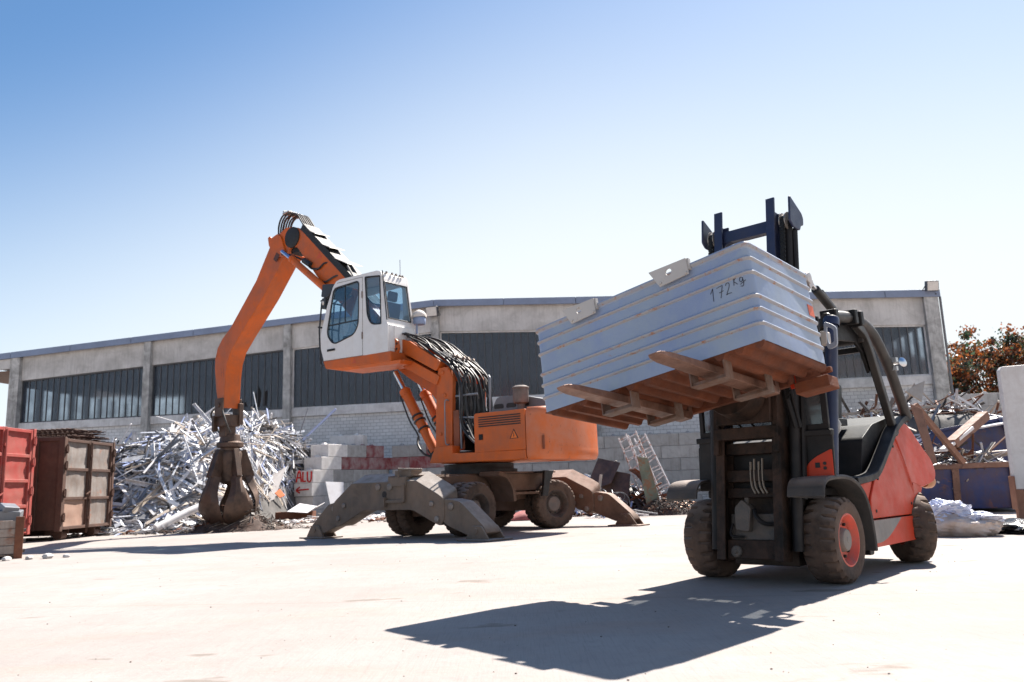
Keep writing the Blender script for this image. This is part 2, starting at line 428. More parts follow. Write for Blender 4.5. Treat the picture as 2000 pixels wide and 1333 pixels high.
fo = MB(); fo.bb((-HX+.3, .6, .02), (HX-.3, DEP-.31, .1)); fo.build('floor', darkin, HB)
dp = MB(); dp.tube([(HX+.07, -.02, 0), (HX+.07, -.02, 10.0), (HX-.2, -.19, 10.15)], .06, 10); dp.build('downpipe', mat('downpipe', (.12, .125, .14), .5, .4), HB)

# floodlights fixed to the hall
def floodlight(x, z, s, label, yaw, lift=0.):
    t = thing('floodlight', label, 'floodlight', group='floodlights on the hall')
    t.matrix_world = Matrix.Translation((-4.36, 45.3, 0)) @ Matrix.Rotation(-.152, 4, 'Z') @ Matrix.Translation((x, -.42, z)) @ Matrix.Rotation(yaw, 4, 'Z') @ Matrix.Rotation(R(12), 4, 'X')
    a = MB(); a.prism(rounded([(-.38*s, -.32*s), (.38*s, -.32*s), (.38*s, .32*s), (-.38*s, .32*s)], .05, 2), 'y', -.12, .1)
    a.build('housing', mat('lamp_housing', (.10, .10, .11), .5, .5), t, bevel=.02)
    a = MB(); a.bb((-.33*s, -.135, -.27*s), (.33*s, -.122, .27*s)); a.build('lens', mat('lamp_glass', (.62, .57, .52), .25, var=.08), t)
    a = MB(); a.tube([(-.41*s, 0, 0), (-.41*s, .25, -.25*s), (.41*s, .25, -.25*s), (.41*s, 0, 0)], .025, 6); a.build('bracket', mat('lamp_housing', 0), t)
floodlight(-.05, 11.02, .93, 'square floodlight with pale lens on the column behind the excavator cab', R(-8))
floodlight(26.55, 10.52, .85, 'square floodlight standing on the right end column of the hall', R(10))

# ================================================================== FORKLIFT
tyrem = mat('dusty_rubber', (.012, .010, .009), .9, var=.3, vs=3, dirt=(.105, .066, .047), damt=.85, ds=2.5, dth=.40, bump=.3, bs=50, glare_dust=(.30, .23, .19), glare_dust_amt=.7)
redp = mat('forklift_red', (.48, .028, .006), .42, var=.12, vs=1.5, dirt=(.22, .06, .03), damt=.35, ds=1.6, dth=.5, streak=.12, bump=.05, bs=90, spec=.25, glare_dust=(.30, .23, .19), glare_dust_amt=.3)
blackp = mat('forklift_black', (.008, .008, .009), .5, var=.3, dirt=(.035, .026, .022), damt=.4, ds=2.5, dth=.5, bump=.12, spec=.25)
navy = mat('mast_navy', (.014, .020, .055), .42, var=.25, dirt=(.05, .037, .03), damt=.35, ds=3, dth=.55, bump=.12)
mastm = mat('mast_grime', (.009, .007, .006), .6, var=.4, vs=3, dirt=(.075, .04, .027), damt=.6, ds=3.5, dth=.48, streak=.35, bump=.25, spec=.2)
greym = mat('grey_fender', (.036, .034, .034), .7, var=.25, dirt=(.09, .07, .058), damt=.5, ds=2.2, dth=.5, bump=.2, glare_dust=(.30, .23, .19), glare_dust_amt=.7)
greyp = mat('forklift_grey_panel', (.17, .16, .155), .55, var=.15, dirt=(.25, .18, .14), damt=.4)
chainm = mat('oily_chain', (.02, .018, .016), .45, .6, var=.4, bump=.4, bs=120)
chrome = mat('chrome_rod', (.62, .62, .64), .18, 1.0, var=.05, bump=0)
steel = mat('worn_fork_steel', (.25, .135, .095), .55, .35, var=.35, vs=4, dirt=(.13, .055, .03), damt=.6, ds=5, dth=.48, streak=.3, bump=.3, bs=40)
rustm = mat('brown_rust', (.155, .040, .012), .85, var=.3, vs=2.5, dirt=(.06, .02, .01), damt=.6, ds=3, dth=.5, bump=.35, bs=35)
def glass(name, col=(.75, .85, .9), rough=.03, a=.12, tint=(.02, .03, .04)):
    if name in MATS: return MATS[name]
    m = bpy.data.materials.new(name); m.use_nodes = True; nt = m.node_tree; N = nt.nodes; L = nt.links; MATS[name] = m
    tr = N.new('ShaderNodeBsdfTransparent'); tr.inputs[0].default_value = (*col, 1)
    gl = N.new('ShaderNodeBsdfGlossy'); gl.inputs['Roughness'].default_value = rough; gl.inputs['Color'].default_value = (.9, .93, .95, 1)
    df = N.new('ShaderNodeBsdfDiffuse'); df.inputs[0].default_value = (*tint, 1)
    lw = N.new('ShaderNodeLayerWeight'); lw.inputs[0].default_value = .35
    m1 = N.new('ShaderNodeMixShader'); m1.inputs[0].default_value = a; L.new(tr.outputs[0], m1.inputs[1]); L.new(df.outputs[0], m1.inputs[2])
    pw = N.new('ShaderNodeMath'); pw.operation = 'POWER'; L.new(lw.outputs['Facing'], pw.inputs[0]); pw.inputs[1].default_value = 3.5
    ma = N.new('ShaderNodeMath'); ma.operation = 'MULTIPLY_ADD'; ma.inputs[1].default_value = .7; ma.inputs[2].default_value = .05; L.new(pw.outputs[0], ma.inputs[0])
    m2 = N.new('ShaderNodeMixShader'); L.new(ma.outputs[0], m2.inputs[0]); L.new(m1.outputs[0], m2.inputs[1]); L.new(gl.outputs[0], m2.inputs[2])
    L.new(m2.outputs[0], N['Material Output'].inputs[0]); return m
dirtyglass = glass('dusty_glass', (.62, .66, .68), .08, .3, (.16, .15, .14))

def tyre_mesh(mb, o, ax, Rr, r, w, nl=22, depth=.03, n=6, mid=0.):
    """rubber tyre with shoulder lugs; o centre, ax axle direction"""
    o = Vector(o); ax = Vector(ax).normalized(); x = ax.orthogonal().normalized(); y = ax.cross(x); N = nl*n
    prof = [(r, -.40, 0), (r+.02, -.46, 0), (r+(Rr-r)*.45, -.5, 0), (Rr-.05, -.49, 0), (Rr-.035, -.47, 1), (Rr-.008, -.40, 1), (Rr, -.20, 1), (Rr, -.12, mid),
            (Rr, .12, mid), (Rr, .20, 2), (Rr-.008, .40, 2), (Rr-.035, .47, 2), (Rr-.05, .49, 0), (r+(Rr-r)*.45, .5, 0), (r+.02, .46, 0), (r, .40, 0)]
    rings = []
    for rad, h, gflag in prof:
        ring = []
        for k in range(N):
            kk = (k + (n//2 if gflag == 2 else 0)) % n
            rr = rad - (depth if (gflag >= 1 and kk in (0,)) else 0) - (depth*.6 if (gflag and kk in (1,) and abs(h) > .3) else 0)
            a = 2*pi*k/N + (.02*(k % n == 0))
            ring.append(o + ax*(h*w) + rr*(cos(a)*x + sin(a)*y))
        rings.append(ring)
    mb.loft(rings, cap=False)
    mb.loft([rings[-1], rings[0]], cap=False)
    return mb

def make_wheel(parent, o, ax, Rr, r, w, rimmat, hubmat, dish=.05, bolts=10, side=1, nl=22, hubr=.45):
    """ax points to the outer face"""
    o = Vector(o); ax = Vector(ax).normalized(); x = ax.orthogonal().normalized(); y = ax.cross(x)
    m = MB(); h = w/2
    m.lathe([(r*1.0, -h*.8), (r*1.0, h*.78), (r*1.06, h*.92), (r*.99, h*.94), (r*.93, h*.80), (r*.82, h*.62-dish*.3), (r*.78, h*.62-dish), (r*.2, h*.62-dish), (r*.2, -h*.5), (r*.9, -h*.5), (r*.96, -h*.8)], o, ax, 40, cap=False)
    wheel = m.build('wheel', rimmat, parent, bevel=.004)
    t = MB(); tyre_mesh(t, o, ax, Rr, r*.97, w, nl); t.build('tyre', tyrem, wheel, smooth=40)
    hb = MB(); z = h*.62-dish
    hb.lathe([(r*hubr*1.1, z), (r*hubr, z+.05), (r*hubr*.9, z+.065), (r*.12, z+.07), (r*.1, z+.075), (.001, z+.075)], o, ax, 26, cap=False)
    hb.build('hub', hubmat, wheel, bevel=.003)
    bl = MB()
    for k in range(bolts):
        a = 2*pi*k/bolts; c = o + r*.66*(cos(a)*x + sin(a)*y)
        bl.lathe([(.016, z-.01), (.016, z+.025), (.001, z+.027)], c, ax, 6, cap=False)
    bl.build('wheel_nuts', mat('dark_nut', (.03, .025, .022), .6, .3), wheel)
    return wheel

FK = thing('forklift', 'large red and black forklift with raised navy mast and dusty tyres', 'forklift', (2.659, 8.776, 0), R(-133.5))
redrim = mat('red_rim', (.62, .06, .03), .5, var=.15, dirt=(.2, .11, .08), damt=.7, ds=5, dth=.5)
hubg = mat('grey_hub', (.17, .155, .14), .7, var=.2, dirt=(.22, .15, .11), damt=.6, ds=6)
make_wheel(FK, (0, .66, .42), (0, 1, 0), .42, .245, .34, redrim, hubg, .03)
make_wheel(FK, (0, -.67, .42), (0, -1, 0), .42, .245, .34, redrim, hubg, .03)
ST = R(42)
make_wheel(FK, (-2.28, .64, .42), (-sin(ST), cos(ST), 0), .42, .22, .30, redrim, hubg, .03, nl=20)
make_wheel(FK, (-2.28, -.56, .42), (sin(ST), -cos(ST), 0), .42, .22, .30, redrim, hubg, .03, nl=20)

# chassis between the wheels
m = MB(); m.bb((-2.1, -.45, .34), (-.2, .45, .95)); m.bb((-.75, -.72, .3), (-.45, .72, .8)); m.bb((-1.95, -.7, .3), (-.7, .7, 1.0))
m.cyl((-.02, -.52, .42), (-.02, .52, .42), .15, n=24); m.bb((-.3, -.36, .16), (.16, .36, .74)); m.bb((.1, -.42, .5), (.3, .46, .95))
m.cyl((-2.28, -.45, .42), (-2.28, .45, .42), .09, n=14)
m.build('chassis', mat('chassis_grime', (.018, .015, .014), .85, var=.4, dirt=(.07, .048, .036), damt=.7, ds=3, dth=.45, bump=.35), FK, bevel=.015)

# red side panels (left side towards the viewer, right side mirrored)
def ytop(z): return .80 - .10*max(0, (z-.95)/.7)**1.2
def side_panel(poly, th, name, mt, y0=0., bevel=.014):
    for s in (1, -1):
        vs = [(x, s*(ytop(z)+y0-th), z) for x, z in poly] + [(x, s*(ytop(z)+y0), z) for x, z in poly]; n = len(poly)
        q = MB(); q.add(vs, [tuple(range(n))[::-1], tuple(range(n, 2*n))] + [(i, (i+1) % n, n+(i+1) % n, n+i) for i in range(n)])
        q.build(name, mt, FK, bevel=bevel, seg=3)
side_panel(rounded([(-.695, .585), (-.72, .80), (-.90, 1.0), (-1.02, 1.06), (-1.45, 1.30), (-1.80, 1.50), (-1.86, 1.40), (-2.0, 1.10), (-2.09, .85), (-2.07, .575)], [.02, .05, .05, .1, .1, .03, .05, .2, .1, .03], 4), .09, 'engine_side_panel', redp)
side_panel([(-.36, .94), (-.88, .985), (-.705, .79), (-.675, .585), (-.665, .30), (-.60, .30), (-.56, .60), (-.45, .82)], .06, 'sill_panel', redp, -.015)
side_panel(rounded([(-.668, .29), (-.668, .57), (-2.06, .56), (-2.04, .29)], [.02, .02, .02, .08], 3), .08, 'lower_side_panel', redp, .006)
q = [(-.70, .33), (-.70, .567), (-1.55, .563), (-1.35, .47), (-1.1, .37), (-.9, .335)]
side_panel(rounded(q, [.0, .0, .03, .15, .15, .05], 3), .085, 'grey_swoosh', greyp, .0085, bevel=.001)
for s in (1, -1):                                                        # panel fasteners
    q = MB()
    for x, z in ((-.84, .66), (-1.95, .70), (-1.0, 1.0), (-1.72, 1.36)):
        q.lathe([(.018, -.004), (.018, .004), (.008, .006), (.001, .006)], (x, s*(ytop(z)+.001), z), (0, s, 0), 10, cap=False)
    q.build('panel_fastener', blackp, FK)
# counterweight and hood
cw = MB(); prof = rounded([(-2.0, .93), (-1.885, 1.42), (-1.83, 1.53), (-2.30, 1.70), (-2.50, 1.63), (-2.72, 1.40), (-3.0, 1.20), (-3.04, 1.03), (-2.93, .93), (-2.42, .86)], [.02, .04, .04, .14, .1, .2, .08, .06, .05, .1], 4)
n = len(prof); rings = []
for yy, ins in ((-.80, .06), (-.78, .02), (-.72, 0), (.72, 0), (.78, .02), (.80, .06)):
    cx, cz = -2.45, 1.2
    rings.append([(cx+(x-cx)*(1-ins), (1 if yy > 0 else -1)*min(abs(yy), ytop(z)+(abs(yy)-.80)), cz+(z-cz)*(1-ins)) for x, z in prof])
cw.loft(rings); cw.build('counterweight', redp, FK, bevel=.012)
a = MB()
for s in (1, -1):
    poly = rounded([(-2.075, .27), (-2.075, .93), (-2.12, .93), (-2.40, .87), (-2.22, .70), (-2.12, .50), (-2.09, .27)], .03, 2)
    a.prism(poly, 'y', s*.34 if s < 0 else .70, -.80 if s < 0 else .80) if s > 0 else a.prism(poly, 'y', -.80, -.70)
build_split(a, 'wheel_arch', redp, FK, bevel=.008)
a = MB(); a.bb((-2.85, -.3, .35), (-2.1, .3, 1.0)); a.build('rear_ballast', blackp, FK, bevel=.03)
a = MB(); a.prism(rounded([(-1.0, 1.0), (-1.15, 1.45), (-1.5, 1.62), (-2.25, 1.76), (-2.3, 1.5), (-1.9, 1.0)], .05, 3), 'y', -.62, .62); a.build('engine_hood', blackp, FK, bevel=.03)
a = MB(); a.lathe([(.001, -.10), (.07, -.09), (.085, -.03), (.085, .05), (.06, .1), (.001, .11)], (-3.06, .66, .93), (-1, .2, 0), 18, cap=False); a.build('rear_lamp', mat('amber_lamp', (.42, .17, .06), .3, var=.2), FK)

# cab floor, seat, dash, steering wheel
a = MB(); a.bb((-1.05, -.6, .85), (.2, .6, .93)); a.prism([(-.02, .93), (.33, .93), (.30, 1.40), (.05, 1.47), (-.05, 1.40)], 'y', -.62, .50)
a.build('cowl', blackp, FK, bevel=.015)
a = MB(); a.prism(rounded([(-1.5, 1.40), (-.95, 1.36), (-.90, 1.46), (-1.45, 1.54)], .04, 3), 'y', -.26, .26); a.prism(rounded([(-1.38, 1.5), (-1.52, 1.5), (-1.68, 2.12), (-1.55, 2.14)], .04, 3), 'y', -.25, .25)
a.prism(rounded([(-1.56, 2.16), (-1.68, 2.16), (-1.71, 2.34), (-1.60, 2.35)], .03, 3), 'y', -.12, .12); a.bb((-1.45, .29, 1.62), (-1.0, .36, 1.70))
a.build('seat', mat('black_vinyl', (.018, .018, .02), .45, var=.2, bump=.2, bs=120), FK, bevel=.02)
a = MB(); ctr = Vector((-.55, .05, 1.72)); axw = Vector((-.5, 0, .86)).normalized(); xw = axw.orthogonal().normalized(); yw = axw.cross(xw)
a.tube([ctr+.18*(cos(2*pi*k/24)*xw+sin(2*pi*k/24)*yw) for k in range(25)], .017, 8); a.cyl(ctr-axw*.35, ctr, .03); a.lathe([(.06, -.02), (.06, .02), (.03, .03), (.001, .03)], ctr, axw, 16, cap=False)
for k in range(3): a.cyl(ctr, ctr+.18*(cos(2.1*k)*xw+sin(2.1*k)*yw), .012, n=6)
a.build('steering_wheel', blackp, FK)
a = MB(); a.lathe([(.001, .08), (.06, .07), (.085, .02), (.07, -.06), (.03, -.11), (.001, -.11)], (-.88, .42, 1.60), (.1, .1, 1), 16, cap=False); a.build('control_pod', mat('pod_grey', (.30, .29, .28), .3, var=.1), FK)

# front cowl panel beside the mast: black with a red corner and switches
a = MB(); a.prism([(.46, 1.03), (.87, 1.03), (.885, 1.50), (.42, 1.50)], 'x', .27, .31); a.prism([(-.60, 1.03), (-.4, 1.03), (-.4, 1.5), (-.60, 1.5)], 'x', .27, .31); a.bb((.24, -.62, 1.44), (.33, .88, 1.50))
build_split(a, 'front_cowl', blackp, FK, bevel=.01)
a = MB(); a.prism(rounded([(.565, 1.045), (.862, 1.042), (.866, 1.31), (.70, 1.24), (.60, 1.165)], [.0, .0, .02, .1, .06], 3), 'x', .30, .318); a.build('red_corner_panel', redp, FK, bevel=.004)
a = MB(); a.bb((.31, .69, 1.13), (.325, .735, 1.18))
for z in (1.125, 1.17): a.lathe([(.017, 0), (.017, .008), (.001, .009)], (.316, .785, z), (1, 0, 0), 12, cap=False)
a.build('switch', mat('switch_black', (.01, .01, .01), .6), FK)

# windscreen with frame, wiper, hazard lamp seen through it
a = MB(); a.bb((.225, -.60, 1.50), (.27, -.55, 2.62)); a.bb((.225, .78, 1.50), (.27, .84, 2.62)); a.bb((.225, -.60, 1.5), (.272, .84, 1.56)); a.bb((.225, -.60, 2.58), (.27, .84, 2.64)); a.bb((.222, .52, 1.56), (.262, .55, 2.6))
a.build('windscreen_frame', blackp, FK, bevel=.008)
a = MB(); a.bb((.238, -.55, 1.56), (.246, .78, 2.58)); a.build('windscreen', dirtyglass, FK, smooth=0)
a = MB(); a.tube([(.29, .12, 1.50), (.30, -.02, 1.72), (.285, -.22, 2.0)], .012, 6); a.tube([(.29, -.02, 1.50), (.30, -.18, 1.72), (.285, -.38, 1.98)], .012, 6)
a.beam((.27, -.02, 1.72), (.265, -.36, 2.2), .018, .03); build_split(a, 'wiper', blackp, FK)

# overhead guard
fp = [(-.30, 2.705), (-.52, 2.755), (-.77, 2.785), (-1.10, 2.80), (-1.37, 2.77), (-1.66, 2.655), (-2.04, 2.32), (-2.28, 1.98), (-2.46, 1.72)]
ip = [(-1.10, 2.74), (-1.30, 2.66), (-1.44, 2.50), (-1.60, 2.20), (-1.80, 1.83), (-1.98, 1.50)]
frame = mat('guard_frame', (.022, .02, .019), .5, var=.25, dirt=(.07, .05, .04), damt=.5, ds=2.5, dth=.52)
for s in (1, -1):
    a = MB(); pts = bez([(x, s*.70, z) for x, z in fp], 5); a.tube(pts, [.063]*len(pts), 10)
    a.build('guard_rail', frame, FK)
    a = MB(); pts = bez([(x, s*.70, z) for x, z in ip], 4)
    for p, q_ in zip(pts[:-1], pts[1:]): pass
    rr = []
    for i, p in enumerate(pts):
        t = (pts[min(i+1, len(pts)-1)]-pts[max(0, i-1)]).normalized(); nn = Vector((-t.z, 0, t.x))
        rr.append([p+nn*.045+Vector((0, .04, 0)), p+nn*.045-Vector((0, .04, 0)), p-nn*.045-Vector((0, .04, 0)), p-nn*.045+Vector((0, .04, 0))])
    a.loft(rr); a.build('rear_pillar', frame, FK, bevel=.012)
    a = MB(); yp = .74 if s > 0 else -.60
    a.tube([(.10, yp, 1.03), (-.13, yp, 1.9), (-.33, yp, 2.68)], [.072, .068, .064], 16)
    a.lathe([(.085, 0), (.085, .08), (.07, .10), (.001, .10)], (-.31, yp, 2.62), (-.25, 0, 1), 14, cap=False); a.build('front_pillar', navy, FK)
    a = MB()
    for x, z in ((-.40, 2.73), (-.95, 2.80), (-1.12, 2.80)): a.box((x, s*.70, z), (.09, .18, .17), (0, .1, 0))
    build_split(a, 'guard_clamp', blackp, FK, bevel=.015)
a = MB()
for s in (1, -1): a.prism([(-.36, 2.70), (-1.1, 2.74), (-1.42, 2.62), (-1.62, 2.30), (-1.56, 2.22), (-1.40, 2.46), (-1.22, 2.56), (-.36, 2.50)], 'y', s*.60 if s > 0 else -.64, .64 if s > 0 else -.60)
a.build('headliner', blackp, FK, bevel=.01)
a = MB(); a.prism(rounded([(-.35, 2.66), (-1.15, 2.72), (-1.30, 2.66), (-1.25, 2.60), (-.35, 2.60)], .03, 2), 'y', -.62, -.45); a.prism(rounded([(-.35, 2.66), (-1.15, 2.72), (-1.30, 2.66), (-1.25, 2.60), (-.35, 2.60)], .03, 2), 'y', .45, .62)
a.bb((-.42, -.7, 2.62), (-.30, .7, 2.72)); a.bb((-1.45, -.7, 2.56), (-1.30, .7, 2.66))
a.box((-1.22, 0, 2.705), (.52, 1.24, .03), (0, -.08, 0))
for k in range(5): a.box((-.68, -.36+.18*k, 2.70), (.60, .035, .07), (0, .05, 0))
build_split(a, 'roof_bars', frame, FK, bevel=.01)
a = MB(); a.add([(-1.50, -.64, 2.44), (-1.50, .64, 2.44), (-1.97, .64, 1.58), (-1.97, -.64, 1.58)], [(0, 1, 2, 3)]); a.build('rear_window', glass('rear_glass', (.86, .88, .88), .03, .12, (.3, .3, .28)), FK, smooth=0)
a = MB(); a.beam((-1.47, -.66, 2.50), (-1.47, .66, 2.50), .07, .07); a.beam((-1.99, -.66, 1.55), (-1.99, .66, 1.55), .07, .06)
for s in (-1, 1): a.beam((-1.49, s*.655, 2.46), (-1.99, s*.655, 1.55), .04, .05)
a.build('rear_window_frame', blackp, FK, bevel=.01)
# black door sill frame running down over the red panel
a = MB()
for s in (1, -1):
    pts = bez([(-2.42, s*.745, 1.70), (-2.30, s*.73, 1.70), (-1.86, s*.77, 1.56), (-1.42, s*.80, 1.31), (-1.02, s*.825, 1.085), (-.80, s*.825, 1.02), (-.36, s*.825, .985)], 5)
    rr = []
    for i, p in enumerate(pts):
        t = (pts[min(i+1, len(pts)-1)]-pts[max(0, i-1)]).normalized(); nn = Vector((-t.z, 0, t.x)); 
        if nn.z < 0: nn = -nn
        rr.append([p+nn*.035+Vector((0, s*.005, 0)), p-nn*.04+Vector((0, s*.005, 0)), p-nn*.04-Vector((0, s*.14, 0)), p+nn*.035-Vector((0, s*.14, 0))])
    a.loft(rr)
a.build('door_sill_frame', blackp, FK, bevel=.012)
# fenders
for s in (1, -1):
    pts = [(.60, .86), (.565, .96), (.47, 1.025), (.20, 1.045), (-.02, 1.035), (-.22, .985), (-.40, .87), (-.50, .70), (-.545, .50), (-.56, .29)]
    pts = [(p.x, p.z) for p in bez([(x, 0, z) for x, z in pts], 4)]
    rr = []
    for i, p in enumerate(pts):
        t = Vector(pts[min(i+1, len(pts)-1)])-Vector(pts[max(0, i-1)]); t.normalize(); nn = Vector((t.y, -t.x))
        if i == 0: nn = Vector((1, .4)).normalized()
        A = Vector(p)+nn*.012; B = Vector(p)-nn*.012
        rr.append([(A.x, s*.50, A.y), (A.x, s*.86, A.y-.0), (A.x-.0, s*.875, A.y-.02), (B.x, s*.862, B.y-.02), (B.x, s*.50, B.y)])
    a = MB(); a.loft(rr); a.build('fender', greym, FK, bevel=.006)
# step and far details
a = MB(); a.prism(rounded([(-.60, .22), (-.60, .62), (-.72, .62), (-.72, .22)], .03, 2), 'y', .40, .78); a.build('step', blackp, FK, bevel=.01)
# mirrors and lamp brackets
a = MB(); a.lathe([(.001, .012), (.05, .008), (.06, 0), (.05, -.012), (.001, -.025)], (-2.09, .85, 2.37), (.4, .75, .15), 20, cap=False); a.build('mirror', chrome, FK)
a = MB(); a.tube([(-2.04, .72, 2.36), (-2.08, .80, 2.37)], .022, 8); a.box((-2.05, .77, 2.40), (.08, .06, .06)); a.box((-2.05, .77, 2.30), (.06, .05, .05)); a.build('mirror_bracket', mat('bracket_alu', (.5, .5, .5), .35, .8), FK)
a = MB(); outer = rounded([(.86, 2.30), (.955, 2.33), (.965, 2.52), (.92, 2.56), (.84, 2.60), (.83, 2.42)], .03, 2); inner = [(.895+(y-.895)*.55, 2.45+(z-2.45)*.62) for y, z in outer]
nO = len(outer); vs = [(x, y, z) for x in (.10, .13) for y, z in outer+inner]
fs = []
for i in range(nO):
    j = (i+1) % nO
    fs += [(i, j, nO+j, nO+i), (2*nO+i, 3*nO+i, 3*nO+j, 2*nO+j), (i, 2*nO+i, 2*nO+j, j), (nO+i, nO+j, 3*nO+j, 3*nO+i)]
a.add(vs, fs); a.build('lamp_bracket', mat('bracket_grey', (.30, .32, .36), .5, .3), FK, bevel=.004)
a = MB(); a.prism(rounded([(.72, 2.36), (.86, 2.36), (.86, 2.50), (.72, 2.50)], .03, 3), 'x', .03, .14); a.build('work_lamp', mat('lamp_ivory', (.42, .37, .33), .4), FK, bevel=.015)

# ---- mast, tilted back 5.3 degrees
TI = R(5.3)
MT = Matrix.Translation((.62, .055, .25)) @ Matrix(((cos(TI), 0, -sin(TI), 0), (0, 1, .025, 0), (sin(TI), 0, cos(TI), 0), (0, 0, 0, 1)))
def channel(mb, s, y0, y1, x0, x1, z0, z1, t):
    p = [(x0, s*y1), (x0, s*y0), (x0+t, s*y0), (x0+t, s*(y1-t)), (x1-t, s*(y1-t)), (x1-t, s*y0), (x1, s*y0), (x1, s*y1)]
    mb.prism(p if s > 0 else p[::-1], 'z', z0, z1)
for s in (1, -1):
    a = MB(MT); channel(a, s, .265, .36, -.20, 0, 0, 2.15, .022); a.build('outer_mast_rail', mastm, FK, bevel=.004)
    a = MB(MT); channel(a, s, .275, .335, -.172, -.026, 1.35, 3.62, .018); a.bb((-.172, s*.262 if s > 0 else s*.37, 2.2), (-.15, s*.37 if s > 0 else s*.262, 3.62))
    a.bb((-.03, s*.262 if s > 0 else s*.358, 2.18), (-.006, s*.358 if s > 0 else s*.262, 3.76)); a.build('inner_mast_rail', navy, FK, bevel=.004)
    a = MB(MT); a.cyl((-.15, s*.44, .1), (-.15, s*.44, 2.9), .055, n=16); a.cyl((-.15, s*.44, 2.9), (-.15, s*.44, 3.5), .045, n=12); a.build('lift_cylinder', blackp, FK)
    a = MB(MT); a.lathe([(.085, -.035), (.10, -.035), (.10, -.025), (.08, -.02), (.08, .02), (.10, .025), (.10, .035), (.085, .035)], (-.13, s*.425, 3.50), (0, 1, 0), 24); a.build('chain_pulley', mat('pulley_steel', (.30, .26, .22), .5, .6), FK)
    for xo in (-.045, -.225):
        a = MB(MT); z = 1.6 if xo > -.1 else 1.9
        while z < 3.5:
            a.box((xo, s*.425, z), (.014, .055, .034)); a.box((xo, s*.425, z+.022), (.022, .03, .026)); z += .044
        a.build('lift_chain', chainm, FK, smooth=0)
    a = MB(MT); a.tube(bez([(-.19, s*.50, .6), (-.2, s*.51, 1.6), (-.2, s*.50, 2.6), (-.19, s*.49, 3.4)], 4), .03, 8); a.tube(bez([(-.24, s*.47, 1.0), (-.25, s*.48, 2.0), (-.25, s*.47, 3.45)], 4), .028, 8); build_split(a, 'hydraulic_hose', blackp, FK)
    a = MB(MT); p = rounded([(-.02, 3.74), (-.30, 3.62), (-.335, 3.57), (-.335, 3.49), (-.28, 3.48), (-.25, 3.41), (-.09, 3.41), (-.02, 3.46)], .02, 2)
    a.prism(p, 'y', s*.505 if s > 0 else -.53, .53 if s > 0 else -.505); a.build('mast_end_plate', navy, FK, bevel=.008)
a = MB(MT); a.bb((-.14, -.26, 3.40), (-.05, .26, 3.53)); a.prism(rounded([(-.275, 3.30), (-.275, 3.52), (-.17, 3.52), (-.17, 3.40), (-.25, 3.38)], .02, 2), 'x', -.13, -.06); a.build('mast_top_crossbar', navy, FK, bevel=.008)
a = MB(MT); a.bb((-.19, -.3, 1.06), (-.10, .3, 1.18)); a.bb((-.18, -.3, .78), (-.09, .3, .90)); a.bb((-.2, -.3, .62), (-.12, .3, .72)); a.bb((-.2, -.3, 1.9), (-.1, .3, 2.05)); a.bb((-.13, -.28, .015), (-.07, .27, .2)); build_split(a, 'mast_crossbar', mastm, FK, bevel=.008)
a = MB(MT); a.bb((-.16, -.26, .2), (-.12, .27, .46)); a.prism(rounded([(-.17, .30), (-.02, .28), (.0, .52), (-.1, .60), (-.18, .52)], .02, 2), 'x', -.14, -.04)
a.lathe([(.06, 0), (.06, .02), (.045, .03), (.02, .03), (.02, .045), (.001, .045)], (-.07, -.17, .085), (1, 0, 0), 18, cap=False); a.cyl((-.1, -.07, .52), (-.1, -.07, .62), .025); a.build('valve_block', mat('valve_grime', (.075, .07, .066), .7, .2, var=.35, dirt=(.14, .11, .09), damt=.7, ds=6, dth=.45, bump=.3), FK, bevel=.008)
a = MB(MT)
for k, y in enumerate((-.02, .02, .07, .11)):
    a.tube(bez([(-.10, y, .98+.03*(k % 2)), (-.10, y, .86), (-.10, y+.01, .74), (-.10, y+.05, .66)], 4), .012, 6)
build_split(a, 'hose_fitting', mat('brass', (.20, .16, .125), .45, .5), FK)
a = MB(MT); a.tube(bez([(-.08, .02, .50), (-.04, .07, .42), (-.05, .15, .36), (-.1, .27, .36)], 5), .022, 8); a.tube(bez([(-.08, -.22, .36), (-.05, -.23, .26), (-.05, -.18, .23), (-.1, -.1, .23)], 5), .014, 8)
a.tube(bez([(-.08, .33, 1.95), (-.06, .40, 1.65), (-.12, .47, 1.3)], 6), .028, 8); a.tube(bez([(-.1, .38, 1.95), (-.08, .44, 1.7), (-.14, .51, 1.3)], 6), .02, 8); build_split(a, 'mast_hose', blackp, FK)
for s in (1, -1):                                                        # tilt cylinders over the cab roof
    a = MB(); a.lathe([(.001, -.05), (.06, -.045), (.075, -.02), (.075, .02), (.06, .045), (.001, .05)], (-.55, s*.42, 3.25), (0, 1, 0), 22, cap=False); a.box((-.62, s*.42, 3.19), (.12, .06, .07), (0, .55, 0)); a.build('tilt_bearing', mat('bearing', (.50, .44, .42), .35, .5), FK, bevel=.006)
    a = MB(); a.cyl((-.62, s*.42, 3.22), (-.80, s*.42, 3.15), .028, n=12); a.build('tilt_rod', chrome, FK)
    a = MB(); a.cyl((-.78, s*.42, 3.16), (-1.55, s*.42, 2.83), .05, n=16); a.cyl((-.95, s*.42, 3.16), (-1.30, s*.42, 2.995), .025, n=10); a.build('tilt_cylinder', frame, FK)
    a = MB(); a.prism(rounded([(-.35, 3.13), (-.52, 3.33), (-.60, 3.30), (-.60, 3.15), (-.45, 3.0)], .03, 2), 'y', s*.36, s*.34 if s > 0 else -.34); a.build('tilt_lug', navy, FK)

